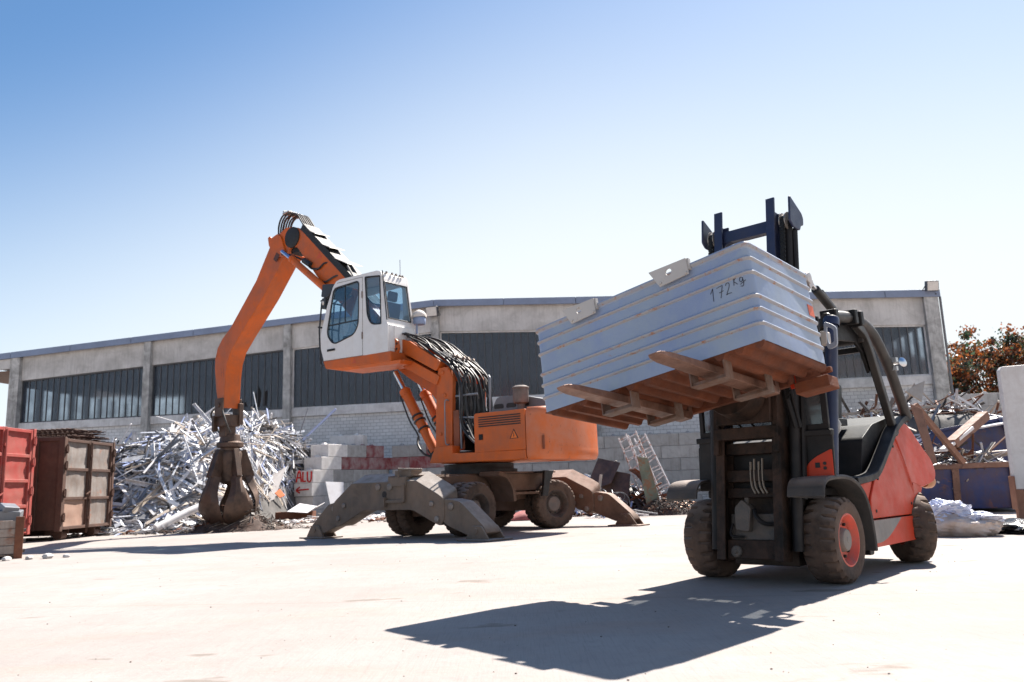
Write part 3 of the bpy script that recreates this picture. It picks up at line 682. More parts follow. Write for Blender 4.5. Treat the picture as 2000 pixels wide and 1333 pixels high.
# ---- load frame: axes x = back, y = towards the picture's left, z = up out of the tub
bx = Vector((.692, .715, -.096)).normalized(); ay = Vector((-.72, .675, -.16)); ay = (ay - bx*ay.dot(bx)).normalized(); nz = bx.cross(ay)
BM = Matrix((bx, ay, nz)).transposed().to_4x4(); BM.translation = (1.988, 6.578, 3.024)
FKM = Matrix.Translation((2.659, 8.776, 0)) @ Matrix.Rotation(R(-133.5), 4, 'Z')
CT = FKM.inverted() @ BM
BH = .89
a = MB(CT); zf = -BH-.055
for z0, z1 in ((-BH-.06, -BH+.06), (-BH+.38, -BH+.50)): a.bb((1.27, .12, z0), (1.34, 1.98, z1))
for y in (.30, .95, 1.65): a.bb((1.34, y-.05, -BH-.06), (1.39, y+.05, -BH+.5))
a.lathe([(.30, 0), (.30, .10), (.26, .12), (.26, .26), (.001, .26)], (1.37, 1.0, -BH+.22), (1, 0, 0), 28); carr = a.build('carriage', rustm, FK, bevel=.008)
for y in (.60, 1.57):
    f = MB(CT); w = .075
    f.loft([[(x, y-w*k, zt), (x, y+w*k, zt), (x, y+w*k, zb), (x, y-w*k, zb)] for x, k, zt, zb in ((-.73, .55, -BH-.078, -BH-.092), (-.69, .8, -BH-.066, -BH-.098), (-.58, .98, -BH-.056, -BH-.108), (-.1, 1, -BH-.045, -BH-.118), (1.16, 1, -BH-.045, -BH-.125), (1.235, 1, -BH-.06, -BH-.125))])
    f.bb((1.19, y-w, -BH-.10), (1.26, y+w, -BH+.52)); f.build('fork', steel, carr, bevel=.008)
a = MB(CT); a.bb((1.27, .02, -BH-.035), (1.33, .52, -BH+.015)); a.bb((1.20, .03, -BH-.18), (1.42, .36, -BH-.07)); a.cyl((1.25, .40, -BH-.06), (1.25, .40, -BH+.06), .035, n=12); a.build('carriage_end', rustm, carr, bevel=.01)
a = MB(CT); a.bb((1.26, .36, -BH-.10), (1.28, .42, -BH+.02)); a.build('red_stop', redp, carr)
a = MB(MT)
for s in (1, -1): a.bb((-.01, s*.30 if s > 0 else -.36, 1.05), (.05, .36 if s > 0 else -.30, 2.2))
a.bb((-.01, -.36, 1.2), (.06, .36, 1.32)); a.bb((-.01, -.36, 1.95), (.06, .36, 2.1)); a.cyl((.04, .0, 1.62), (.34, .0, 1.66), .26, n=28); a.bb((.03, -.3, 1.35), (.10, .3, 1.9)); a.build('rotator', mastm, FK, bevel=.008)

# ================================================================== TIPPING TUB on the forks
tubm = mat('pale_blue_paint', (.225, .275, .405), .42, var=.06, vs=1.2, dirt=(.32, .36, .37), damt=.6, ds=1.8, dth=.5, rust=(.28, .10, .04), ramt=.85, rs=7, rth=.665, streak=.2, bump=.30, bs=3.5, coat=.1)
TB = thing('tipping_tub', 'pale blue ribbed steel tub marked 172 Kg tilted on the forklift forks', 'tub', M=BM)
TL_, TW = 2.42, 1.18
def rrect(ins, z, r=.06, n=5):
    x0, x1, y0, y1 = -ins, TW+ins, -ins, TL_+ins; rr = r+ins*.5; out = []
    for cx, cy, a0 in ((x1-rr, y1-rr, 0), (x0+rr, y1-rr, pi/2), (x0+rr, y0+rr, pi), (x1-rr, y0+rr, 3*pi/2)):
        for k in range(n+1): out.append((cx+rr*cos(a0+pi/2*k/n), cy+rr*sin(a0+pi/2*k/n), z))
    return out
prof = [(-BH, -.004), (-.80, 0)]
for zc in (-.735, -.605, -.49, -.275, -.145):
    prof += [(zc-.022, 0), (zc-.017, .004), (zc-.012, .013), (zc, .018), (zc+.011, .013), (zc+.016, .004), (zc+.020, 0)]
prof += [(-.055, .0), (-.045, .008), (-.035, .018), (-.015, .022), (0, .016), (.004, .006), (0, -.012), (-.02, -.016)]
rings = [rrect(i, z) for z, i in prof] + [rrect(-.016, -BH+.03)]
a = MB(); a.loft(rings, cap=False); a.add(rings[-1], [tuple(range(len(rings[-1])))])
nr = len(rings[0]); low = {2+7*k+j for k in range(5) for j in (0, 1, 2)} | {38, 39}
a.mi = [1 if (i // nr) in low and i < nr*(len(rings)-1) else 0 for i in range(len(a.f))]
ribm = mat('worn_rib_bounce_paint', (.33, .31, .30), .5, var=.12, vs=3, dirt=(.22, .25, .34), damt=.7, ds=6, rust=(.32, .12, .045), ramt=.9, rs=9, rth=.58, bump=.08)  # worn, rusty paint; cream on the lower flanks paints in warm ground bounce
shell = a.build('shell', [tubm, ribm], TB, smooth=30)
a = MB(); n = 160; ring0 = []; 
pts = []
for i in range(n+1):
    y = .012 + (TL_-.024)*i/n; ph = (y/.186) % 1; h = .048*min(1, max(0, min(ph/.18, (.60-ph)/.18)))
    pts.append((y, -BH-.004-h))
for x in (.012, TW-.012): ring0.append([(x, y, z) for y, z in pts] + [(x, TL_-.012, -BH+.005), (x, .012, -BH+.005)])
a.loft(ring0); a.build('underside', rustm, TB, smooth=45)
for y in (.575, 1.545):
    for x in (.02, .74):
        a = MB(); t = .014; w = .175; d = .20; bw_ = .13; z0 = -BH-.001
        a.bb((x, y-w, z0-d), (x+bw_, y-w+t, z0)); a.bb((x, y+w-t, z0-d), (x+bw_, y+w, z0)); a.bb((x, y-w+t, z0-d), (x+bw_, y+w-t, z0-d+t))
        a.bb((x+.02, y-w+t, z0-d+t+.002), (x+.05, y+w-t, z0-d+.04)); a.build('fork_pocket', mat('pocket_steel', (.135, .068, .042), .75, .1, var=.3, dirt=(.24, .20, .175), damt=.6, ds=5, dth=.52, bump=.3), TB, bevel=.004)
def keyhole(poly, c, r, n=18):
    poly = list(poly); k = min(range(len(poly)), key=lambda i: (Vector(poly[i])-Vector(c)).length)
    a0 = math.atan2(poly[k][1]-c[1], poly[k][0]-c[0])
    hole = [(c[0]+r*cos(a0-2*pi*i/n), c[1]+r*sin(a0-2*pi*i/n)) for i in range(n+1)]
    return poly[:k+1] + hole + [poly[k]] + poly[k+1:]
lugm = mat('cream_lug', (.46, .42, .38), .6, var=.1, rust=(.20, .085, .04), ramt=.8, rs=9, rth=.66, bump=.1)
for y0 in (0, 1.053):
    P = [(.541+y0, -.105), (.85+y0, -.118), (.945+y0, .06), (.548+y0, .05)]
    a = MB(); a.prism(keyhole(P, (.738+y0, -.012), .032), 'x', -.05, -.036); a.bb((-.036, .53+y0, -.06), (.0, .55+y0, .048))
    for y in (.565+y0, .835+y0): a.lathe([(.012, 0), (.012, .01), (.001, .011)], (-.051, y, -.09), (-1, 0, 0), 8, cap=False)
    a.build('lifting_lug', lugm, TB, bevel=.002, smooth=25)
def strokes(mb, lines, fx, r, P):
    for ln in lines:
        mb.tube([P(*p) for p in (bez([(u, v, 0) for u, v in ln], 4) if len(ln) > 2 else [(u, v, 0) for u, v in ln])], r, 5)
ink = mat('black_marker', (.02, .02, .03), .6, bump=0)
a = MB()
def PT(u, v, w=0): return (-.0025, .395-u, -.425+v + .012*math.sin(7*u))
strokes(a, [[(0, .075), (.028, .115)], [(.028, .115), (.022, .05), (.018, 0)],
            [(.065, .10), (.095, .104), (.122, .104)], [(.122, .104), (.105, .05), (.09, .0)], [(.083, .05), (.125, .055)],
            [(.150, .088), (.163, .106), (.185, .098), (.18, .065), (.145, .006)], [(.145, .006), (.17, .01), (.195, .007)],
            [(.235, .135), (.228, .06)], [(.262, .13), (.233, .098), (.25, .075), (.262, .06)],
            [(.315, .105), (.295, .11), (.285, .085), (.297, .07), (.312, .085), (.315, .105)], [(.315, .105), (.318, .06), (.308, .03), (.285, .035)], [(.285, .05), (.34, .075)]], None, .0027, PT)
a.build('lettering', ink, TB)
a = MB(); a.bb((TW-.16, -.0045, -.44), (TW-.05, -.0015, -.33)); a.build('orange_mark', mat('orange_mark', (.62, .12, .05), .5), TB)

# ================================================================== MATERIAL HANDLER (wheeled excavator with raised cab)
orange = mat('machine_orange', (.56, .105, .010), .42, var=.10, vs=1.0, dirt=(.20, .085, .05), damt=.5, ds=1.3, dth=.52, streak=.25, bump=.05, bs=60, spec=.3)
orange_worn = mat('worn_orange', (.54, .108, .014), .45, var=.12, vs=1.0, dirt=(.40, .20, .14), damt=.5, ds=1.2, dth=.5, rust=(.10, .05, .035), ramt=.85, rs=7, rth=.625, streak=.2, bump=.08, bs=40, spec=.3)
whitep = mat('cab_white', (.66, .64, .62), .38, var=.04, dirt=(.45, .38, .32), damt=.35, ds=2.0, dth=.58, streak=.18, rust=(.35, .20, .11), ramt=.5, rs=8, rth=.74, bump=.03, coat=.2)
ugrey = mat('undercarriage_grey', (.098, .078, .062), .75, var=.25, vs=1.5, dirt=(.19, .13, .092), damt=.65, ds=2.0, dth=.48, rust=(.22, .10, .055), ramt=.5, rs=6, rth=.66, streak=.3, bump=.25, bs=25, glare_dust=(.36, .32, .29), glare_dust_amt=.9)  # pale top-face dust also paints the stabilisers' sunlit glare
ubrown = mat('undercarriage_brown', (.088, .052, .035), .85, var=.3, vs=1.5, dirt=(.17, .10, .068), damt=.6, ds=2.0, dth=.5, bump=.3, bs=25, glare_dust=(.36, .27, .22), glare_dust_amt=.9)
hosem = mat('rubber_hose', (.012, .012, .013), .5, var=.3, dirt=(.12, .10, .09), damt=.4, ds=5, bump=0)
grime = mat('black_grime', (.012, .010, .009), .6, var=.3, bump=.2)
cabglass = glass('cab_glass', (.80, .90, .96), .03, .10, (.05, .09, .13))
steelg = mat('brown_steel', (.062, .042, .033), .55, .45, var=.35, vs=3, dirt=(.13, .075, .05), damt=.6, ds=3, dth=.48, bump=.3, bs=30)
EX = thing('material_handler', 'orange wheeled scrap handler with raised white cab and long bent arm', 'excavator', (-.928, 20.321, 0), R(145))
UM = Matrix.Rotation(R(-93), 4, 'Z')
UI = UM
def U(v): return UM @ Vector(v)
# wheels: twin tyres
darkrim = mat('dark_rim', (.05, .038, .032), .8, var=.3, dirt=(.14, .09, .07), damt=.6, ds=4, bump=.2)
def twin(x, s, steer=0.):
    ax = Matrix.Rotation(steer, 3, 'Z') @ Vector((0, s, 0)); axw = UM.to_3x3() @ ax
    c = Vector((x, s*1.08, .60)); cw_ = U(c)
    w = make_wheel(EX, cw_, axw, .60, .335, .32, darkrim, mat('wheel_hub_grey', (.13, .11, .10), .8, var=.2, dirt=(.2, .13, .1), damt=.6), .13, 0.001 and 10, nl=26, hubr=.56)
    t = MB(); tyre_mesh(t, U(c - ax*.36), axw, .60, .33, .30, 26); t.build('tyre', tyrem, w, smooth=40)
for x in (-1.45, 1.6):
    for s in (-1, 1): twin(x, s, R(-20)*(x > 0))
# chassis, axles, turntable
m = MB(UM); m.prism(rounded([(-2.3, .95), (-1.95, .80), (-.6, .72), (.7, .72), (2.1, .80), (2.4, .95), (2.4, 1.36), (-2.3, 1.36)], .05, 2), 'y', -.52, .52); m.bb((-1.75, -.75, .45), (-1.15, .75, .78)); m.bb((1.3, -.75, .45), (1.9, .75, .78))
m.bb((-.20, -.90, .96), (1.62, -.52, 1.38)); m.build('chassis', ubrown, EX, bevel=.02)
m = MB(UM); m.bb((-.42, -1.0, 1.385), (1.85, -.50, 1.42)); m.bb((-.20, -1.02, .87), (1.65, -.72, .93)); m.bb((-2.6, -.5, 1.365), (-.3, .5, 1.39)); m.build('step_plate', ubrown, EX, bevel=.006)
for xx, dirn in ((-.30, 1),):
    m = MB(UM); pts = [(xx-.42*dirn, 1.38), (xx-.12*dirn, 1.30), (xx+.10*dirn, 1.05), (xx+.16*dirn, .72)]
    pts = [(p.x, p.z) for p in bez([(a, 0, b) for a, b in pts], 4)]; rr = []
    for i, p in enumerate(pts):
        t = Vector(pts[min(i+1, len(pts)-1)])-Vector(pts[max(0, i-1)]); t.normalize(); n_ = Vector((t.y, -t.x))*.05
        rr.append([(p[0]+n_.x, -1.22, p[1]+n_.y), (p[0]+n_.x, -.6, p[1]+n_.y), (p[0]-n_.x, -.6, p[1]-n_.y), (p[0]-n_.x, -1.22, p[1]-n_.y)])
    m.loft(rr); m.build('mudguard', ubrown, EX, bevel=.008)
m = MB(); m.lathe([(.95, 1.40), (.95, 1.50), (.86, 1.50), (.86, 1.64), (.1, 1.64), (.1, 1.40)], (0, 0, 0), (0, 0, 1), 48, cap=False); m.build('turntable', grime, EX)
m = MB(UM); q_ = [(1.321, -1.3, 1.429), (0.929, -1.3, 1.432), (0.884, -1.3, 1.108), (0.799, -1.3, 0.814), (1.034, -1.3, 0.807), (1.121, -1.3, 1.104)]
m.prism([(p[0], p[2]) for p in q_], 'y', -1.33, -1.26); m.bb((q_[1][0], -1.27, 1.38), (q_[0][0], -.9, 1.42)); m.build('mudguard_strut', grime, EX, bevel=.008)
# stabilisers: a beam at each end, two hinged legs with foot pads
beam = rounded([(1.60, 1.265), (-.50, 1.265), (-1.12, .975), (-1.32, .86), (-1.335, .45), (-1.20, .30), (-1.08, .34), (-.42, .62), (-.30, .64), (1.15, .64), (1.30, .60), (2.0, .30), (2.15, .27), (2.28, .42), (2.30, .78), (2.2, .88)], [.03, .03, .06, .08, .1, .1, .05, .1, .1, .1, .1, .05, .1, .1, .08, .06], 3)
for xf, xb in ((-2.72, -2.28), (2.34, 2.72)):
    off = -.42 if xf < 0 else -.3
    m = MB(UM); sy = 0 if xf < 0 else -.46; up = lambda y, z: .20 if (z > .9 or (z > .7 and y < -1.0)) and not (z < .7) else 0
    m.loft([[(xf, y+sy, z) for y, z in beam], [(xb, y+sy, z+up(y, z)*(1 if y < 2 else .4)) for y, z in beam]]); b_ = m.build('stabiliser_beam', ugrey if xf < 0 else ubrown, EX, bevel=.015)
    sh = 0 if xf < 0 else -.46
    d = MB(UM)
    xo = xf-.001 if xf < 0 else xf-.001
    for y, z, r_ in ((.68, 1.155, .075), (.30, 1.15, .075), (1.86, .76, .06), (-.98, .76, .06), (-1.13, .44, .065), (2.06, .47, .06)):
        d.lathe([(r_, -.0), (r_, .03), (r_*.7, .045), (r_*.3, .045), (.001, .045)], (xo, y+sh, z), (-1, 0, 0), 18, cap=False)
    build_split(d, 'pivot_pin', mat('pin_steel', (.20, .18, .165), .6, .4, var=.3, dirt=(.2, .13, .09), damt=.5), b_)
    if xf < 0:
        d = MB(UM); d.lathe([(.07, 0), (.07, .02), (.001, .02)], (xo+.012, .49, .99), (-1, 0, 0), 16, cap=False); d.build('port_hole', grime, b_)
        d = MB(UM); d.bb((xf-.06, -.15, .80), (xf+.01, .50, .86)); d.bb((xf-.10, .40, .72), (xf+.01, .52, .92)); d.bb((xf-.07, -.2, .82), (xf+.01, -.12, 1.2)); d.bb((xf-.03, -.22, 1.16), (xf+.3, .34, 1.36)); d.tube([(xf-.05, -.02, 1.36), (xf-.05, -.02, 1.53), (xf+.2, -.5, 1.5)], .03, 8); d.bb((xf+.05, -.3, 1.36), (xf+.4, .2, 1.50)); d.build('tow_bracket', ugrey, b_, bevel=.012)
    lm_ = ugrey if xf < 0 else ubrown
    for s in (-1, 1):
        yo = {(-1): -1.30, 1: 2.06}[s] + sh; x0, x1 = xf+.06, xb-.06
        if xf < 0 and s < 0: x0, x1 = xf+.02, xb+.02
        k = s
        P = [(yo-.12*k, .80), (yo+.10*k, .86), (yo+.45*k, .80), (yo+.56*k, .72), (yo+1.06*k, .32), (yo+1.17*k, .16), (yo+1.0*k, .10), (yo+.80*k, .12), (yo+.62*k, .12), (yo+.1*k, .30), (yo-.10*k, .42)]
        m = MB(UM); m.prism(rounded(P, .05, 2), 'x', x0, x1); lg = m.build('stabiliser_leg', lm_, EX, bevel=.014)
        m = MB(UM); yc = yo+.92*k
        for xx in (x0-.05, x1+.01):
            m.prism(rounded([(yc-.14, .30), (yc+.12, .30), (yc+.30, .03), (yc-.34, .03)], .03, 2), 'x', xx, xx+.04)
        m.bb((x0-.16, yc-.44, 0.004), (x1+.16, yc+.44, .035)); m.cyl((x0-.07, yc, .2), (x1+.07, yc, .2), .06, n=12); m.build('foot_pad', lm_, lg, bevel=.01)
        m = MB(UM); m.lathe([(.075, 0), (.075, .03), (.05, .045), (.02, .045), (.001, .045)], (x0-.002, yo+.22*k, .70), (-1, 0, 0), 18, cap=False); m.build('pivot_pin', MATS['pin_steel'], lg)

# ---- upper structure
m = MB(); fr = [(.55, 1.68), (.36, 2.06), (-.17, 2.07), (-.18, 1.88), (-2.27, 1.86), (-2.27, 1.66), (-2.0, 1.64)]
m.prism(fr, 'y', .95, 1.25); m.prism(fr, 'y', -1.25, -.95); m.bb((-2.2, -.95, 1.66), (.45, .95, 1.84)); m.build('upper_frame', orange, EX, bevel=.02, seg=3)
m = MB(); m.prism(rounded([(-.85, 1.865), (-.85, 2.76), (-2.275, 2.76), (-2.275, 1.865)], [.02, .07, .02, .02], 3), 'y', -1.25, 1.25); hs = m.build('engine_housing', orange, EX, bevel=.025, seg=3)
m = MB()
for k in range(5): z = 2.655-.052*k; m.bb((-2.16, 1.2515, z-.013), (-.985, 1.262, z+.013))
m.build('grille_slots', grime, hs)
m = MB(); m.bb((-1.10, 1.252, 2.14), (-.985, 1.27, 2.27)); m.build('latch', blackp, hs, bevel=.008)
def tri(mb, x, y, z, w, th=.004):
    for sc, dy, in ((1, 0),):
        mb.prism([(x-w/2, z), (x+w/2, z), (x, z+w*.9)], 'y', y, y+th)
m = MB(); tri(m, -1.97, 1.2505, 2.12, .24); m.build('warning_triangle', grime, hs, smooth=0)
m = MB(); m.prism([(-2.06, 2.132), (-1.88, 2.132), (-1.97, 2.295)], 'y', 1.255, 1.2565); m.build('triangle_face', mat('sign_orange', (.72, .15, .01), .5, var=.05), hs, smooth=0)
m = MB(); m.prism([(-1.98, 2.16), (-1.955, 2.16), (-1.96, 2.25), (-1.975, 2.25)], 'y', 1.257, 1.2585); m.build('triangle_mark', grime, hs, smooth=0)
m = MB(); plan = [(-2.29, 1.25), (-2.42, 1.235), (-2.62, 1.12), (-2.80, .78), (-2.90, .3), (-2.92, -.2), (-2.88, -.7), (-2.80, -1.05), (-2.68, -1.20), (-2.50, -1.25), (-2.29, -1.25)]
plan = [(p.x, p.y) for p in bez([(x, y, 0) for x, y in plan], 3)]
rr = []
for z, k in ((1.63, .90), (1.66, .95), (1.74, .992), (1.84, 1.0), (1.87, .995), (1.90, .995), (2.3, .995), (2.62, .985), (2.70, .97), (2.76, .93), (2.80, .86)):
    rr.append([(-2.29+(x+2.29)*k, y*(.5+.5*k), z + (.0 if z < 2.7 else .05*(1-abs(y)/1.25))) for x, y in plan])
m.loft(rr); cwt = m.build('counterweight', orange_worn, EX, bevel=.01)
m = MB(); m.box((-2.655, 1.105, 2.0), (.06, .05, .30), (0, 0, -.9)); m.build('slot', mat('dark_orange_slot', (.16, .035, .01), .6), cwt, bevel=.01)
m = MB(); m.prism(rounded([(-.78, 2.765), (-1.0, 3.15), (-1.1, 3.19), (-1.75, 3.16), (-2.35, 3.02), (-2.45, 2.80)], .05, 3), 'y', -.75, .55); hd_ = m.build('engine_hood', mat('hood_grey', (.115, .125, .14), .5, var=.12, dirt=(.2, .18, .17), damt=.3), EX, bevel=.03, seg=3)
m = MB()
for x in (-1.07, -1.43, -1.80): m.prism(rounded([(x-.15, 2.90), (x+.15, 2.90), (x+.13, 3.01), (x-.13, 3.01)], .05, 3), 'y', .552, .557)
m.build('hood_slots', grime, hd_, smooth=0)
m = MB(); m.lathe([(.09, 0), (.09, .17), (.17, .20), (.185, .25), (.185, .52), (.20, .53), (.20, .56), (.12, .60), (.001, .61)], (-1.85, .75, 2.76), (0, 0, 1), 24); m.build('exhaust_stack', mat('sooty_steel', (.115, .09, .08), .7, .2, var=.25, dirt=(.24, .2, .18), damt=.5), EX, bevel=.004)
m = MB(); m.tube(bez([(-.95, .75, 2.76), (-.98, .75, 3.5), (-.98, .75, 3.62), (-.93, .72, 3.68), (-.88, .66, 3.62), (-.88, .64, 2.76)], 5), .02, 8); m.build('hand_rail', mat('grey_tube', (.20, .21, .23), .45, .3), EX)
# tower plates
for y0, y1 in ((.62, .75), (-.62, -.50)):
    m = MB(); m.prism(rounded([(.76, 2.02), (.74, 2.9), (.655, 3.9), (.62, 4.05), (.30, 4.05), (.17, 3.76), (.21, 2.9), (.235, 2.02)], .03, 2), 'y', y0, y1); tw = m.build('tower', orange, EX, bevel=.012)
    if y0 > 0:
        m = MB()
        for x, z, r_ in ((.50, 3.93, .06), (.30, 3.98, .025), (.44, 3.35, .055), (.58, 2.40, .04)): m.lathe([(r_, 0), (r_, .02), (r_*.7, .03), (.001, .03)], (x, y1-.001, z), (0, 1, 0), 16, cap=False)
        build_split(m, 'tower_bolt', orange, tw)
        m = MB(); m.tube(bez([(.31, .76, 3.20), (.31, .82, 3.22), (.37, .83, 3.16), (.375, .83, 2.7), (.375, .83, 2.2), (.31, .82, 2.12), (.31, .76, 2.14)], 4), .016, 7); m.build('grab_handle', MATS['grey_tube'], tw)
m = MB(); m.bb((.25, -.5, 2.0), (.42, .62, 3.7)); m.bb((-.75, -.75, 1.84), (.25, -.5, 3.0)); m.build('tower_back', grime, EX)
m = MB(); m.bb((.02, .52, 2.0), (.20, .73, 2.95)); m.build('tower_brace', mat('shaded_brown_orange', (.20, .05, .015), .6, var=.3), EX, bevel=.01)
# cab riser links and boom
for y0, y1 in ((.55, .80), (-.2, .0)):
    m = MB(); m.prism(rounded([(.50, 4.20), (.66, 3.97), (.95, 4.13), (1.95, 4.66), (2.02, 4.85), (1.86, 4.96), (1.55, 4.86)], .06, 3), 'y', y0, y1); m.build('riser_link', orange, EX, bevel=.015)
    m = MB(); m.prism(rounded([(.55, 3.84), (.66, 3.62), (1.1, 3.84), (2.05, 4.36), (2.0, 4.52), (1.85, 4.54)], .05, 3), 'y', y0, y1); m.build('riser_link', orange, EX, bevel=.015)
m = MB(); m.bb((.6, .0, 3.75), (1.0, .55, 4.1)); m.prism([(.6, 3.9), (.9, 4.15), (1.9, 4.7), (1.9, 4.45)], 'y', .05, .5); m.build('riser_valve', grime, EX)
def ribbon(mb, top, bot, y0, y1): mb.prism([tuple(p) for p in top] + [tuple(p) for p in reversed(bot)], 'y', y0, y1)
m = MB(); ribbon(m, [(.30, 4.05), (1.2, 4.38), (2.2, 4.95), (3.0, 5.72), (4.65, 7.36), (6.30, 8.95), (6.55, 9.14), (6.80, 9.22), (7.02, 9.12), (7.10, 8.90), (7.02, 8.68), (6.82, 8.58)],
       [(.30, 3.2), (.80, 2.98), (1.30, 3.52), (2.1, 4.02), (2.5, 4.30), (3.3, 5.0), (5.15, 6.92), (5.72, 7.47), (6.10, 7.95), (6.40, 8.30), (6.62, 8.55), (6.80, 8.57)], -.28, .28)
boom = m.build('boom', orange, EX, bevel=.02)
m = MB(); m.lathe([(.33, -.03), (.33, .03), (.25, .05), (.001, .05)], (6.80, .285, 8.88), (0, 1, 0), 24); m.bb((6.55, -.2, 8.4), (6.95, .2, 8.75)); m.build('boom_hub_grease', grime, boom)
m = MB(); tri(m, 5.58, .281, 7.98, .22); m.build('boom_triangle', mat('faded_red', (.45, .07, .02), .6), boom, smooth=0)
# boom cylinders
for y in (.42, -.36):
    m = MB(); m.cyl((2.02, y, 3.56), (1.06, y, 2.0), .135, .125, 20); m.lathe([(.15, 0), (.15, .16), (.12, .2), (.001, .2)], (2.02-.03, y, 3.56-.05), (.524, 0, .85), 20); cy = m.build('boom_cylinder', orange, EX, bevel=.006)
    m = MB(); m.cyl((2.0, y, 3.53), (2.40, y, 4.18), .07, n=16); m.build('cylinder_rod', chrome, cy)
    m = MB()
    for t in (.40, .48, .62): c = Vector((2.02, y, 3.56)).lerp(Vector((1.06, y, 2.0)), t); m.lathe([(.15, -.02), (.165, -.02), (.165, .02), (.15, .02)], c, (.524, 0, .85), 18)
    m.tube(bez([(2.12, y+.12, 3.50), (1.80, y+.14, 2.85), (1.55, y+.13, 2.5), (1.50, y+.1, 2.3)], 5), .022, 7); m.tube(bez([(1.62, y, 2.4), (1.55, y+.1, 2.2), (1.3, y+.15, 1.95), (1.05, y, 1.85)], 5), .03, 7)
    build_split(m, 'cylinder_clamp', hosem, cy)
m = MB(); m.tube(bez([(.50, 0, 1.72), (1.0, .42, 1.9), (1.25, .40, 2.05)], 3), .08, 10); m.bb((.4, .3, 1.75), (1.15, .52, 2.0)); m.bb((.4, -.46, 1.75), (1.15, -.24, 2.0)); m.build('cylinder_foot', grime, EX)
# stick
near = [(7.80, 8.90), (8.52, 7.81), (9.78, 6.47), (10.20, 6.16), (10.44, 5.88), (10.56, 5.50), (10.56, 5.20), (10.46, 4.53), (10.33, 3.98), (10.02, 3.87), (9.97, 4.85), (9.90, 5.30), (9.72, 5.68), (9.27, 6.14), (8.12, 7.22), (7.19, 8.26), (6.98, 8.50), (6.80, 8.62), (6.62, 8.72), (6.62, 9.05), (6.80, 9.22), (7.10, 9.26), (7.40, 9.14)]
m = MB(); m.prism(near, 'y', -.30, .30); stick = m.build('stick', orange, EX, bevel=.025, seg=3)
for y0, y1 in ((.30, .36), (-.36, -.30)):
    m = MB(); P = rounded([(7.43, 9.12), (7.26, 8.97), (7.15, 8.68), (7.05, 8.40), (7.20, 8.30), (7.55, 8.45), (7.84, 8.80), (7.90, 9.08), (7.80, 9.12), (7.74, 9.03)], .05, 3); m.prism(P, 'y', y0, y1); m.build('stick_head_plate', orange, stick, bevel=.01)
m = MB(); m.box((7.45, .366, 8.36), (.18, .012, .25), (0, -.7, 0)); m.lathe([(.07, 0), (.07, .02), (.001, .02)], (7.14, .36, 8.42), (0, 1, 0), 14, cap=False); m.build('grease_patch', mat('dark_grease', (.07, .022, .012), .6, var=.4), stick)
m = MB(); m.lathe([(.03, 0), (.03, .012), (.001, .012)], (10.47, .30, 5.62), (0, 1, 0), 12, cap=False); m.box((10.2, .302, 5.05), (.035, .004, .28), (0, .12, 0)); m.box((10.08, .302, 5.03), (.035, .004, .28), (0, .12, 0)); m.box((10.14, .302, 5.04), (.1, .004, .03)); m.build('faded_decal', mat('faded_decal', (.30, .07, .02), .6), stick, smooth=0)
# stick cylinders between boom and stick
for y in (.42, -.42):
    m = MB(); m.cyl((6.62, y, 8.10), (5.20, y, 6.98), .105, n=18); m.lathe([(.12, 0), (.12, .12), (.08, .15), (.001, .15)], (6.58, y, 8.07), (.785, 0, .62), 18); cy = m.build('stick_cylinder', orange, EX, bevel=.006)
    m = MB(); m.cyl((6.6, y, 8.08), (7.12, y, 8.47), .06, n=14); m.build('cylinder_rod', chrome if y < 0 else mat('blue_chrome', (.35, .42, .62), .2, .9, var=.05, bump=0), cy)
# grease-black inside the knee, hose bridge and brackets over the boom
m = MB()
for k in range(6):
    y = -.22+.09*k
    m.tube(bez([(7.62-.02*k, y, 9.0), (7.53, y, 9.40), (7.40, y, 9.66), (7.10+.05*(k % 3), y, 9.76-.03*(k % 2)), (6.72, y, 9.64), (6.45, y, 9.33), (6.22, y, 9.02), (5.6, y, 8.46), (4.9, y, 7.78), (4.2, y, 7.06), (3.4, y, 6.24)], 5), .028 if k % 3 else .036, 7)
build_split(m, 'boom_hose', hosem, EX)
m = MB(); m.box((7.12, 0, 9.76), (.30, .62, .03), (0, .12, 0)); m.bb((7.20, -.3, 9.76), (7.26, .3, 9.84))
m.build('hose_clamp_plate', mat('pale_steel', (.48, .46, .44), .45, .5), EX, bevel=.004)
m = MB(); m.tube([(4.35, .3, 7.5), (4.05, .34, 7.1)], .03, 7)
for a_, b_ in (((6.18, 8.99), (5.76, 8.78)), ((5.55, 8.42), (5.10, 8.20)), ((5.08, 7.92), (4.36, 7.56))):
    m.hexa([(a_[0], -.30, a_[1]+.04), (a_[0], .30, a_[1]), (b_[0], .30, b_[1]), (b_[0], -.30, b_[1]+.04), (a_[0]+.01, -.30, a_[1]+.062), (a_[0]+.01, .30, a_[1]+.022), (b_[0]+.01, .30, b_[1]+.022), (b_[0]+.01, -.30, b_[1]+.062)])
build_split(m, 'hose_bracket', mat('bracket_steel', (.20, .19, .18), .5, .3), boom, bevel=.003)
m = MB(); m.prism([(6.42, 9.06), (4.2, 6.92), (4.05, 7.05), (6.3, 9.22)], 'y', -.30, .30); m.build('hose_tray', grime, boom)
m = MB(); 
for (a0, b0) in (((5.20, 7.78), (5.95, 7.75)), ((4.75, 7.30), (5.75, 7.32))):
    m.tube(bez([(a0[0], .24, a0[1]), (a0[0]+.15, .31, a0[1]-.02), ((a0[0]+b0[0])/2, .32, (a0[1]+b0[1])/2-.12), (b0[0]-.1, .31, b0[1]-.05), (b0[0]+.1, .25, b0[1]+.05)], 5), .03, 7)
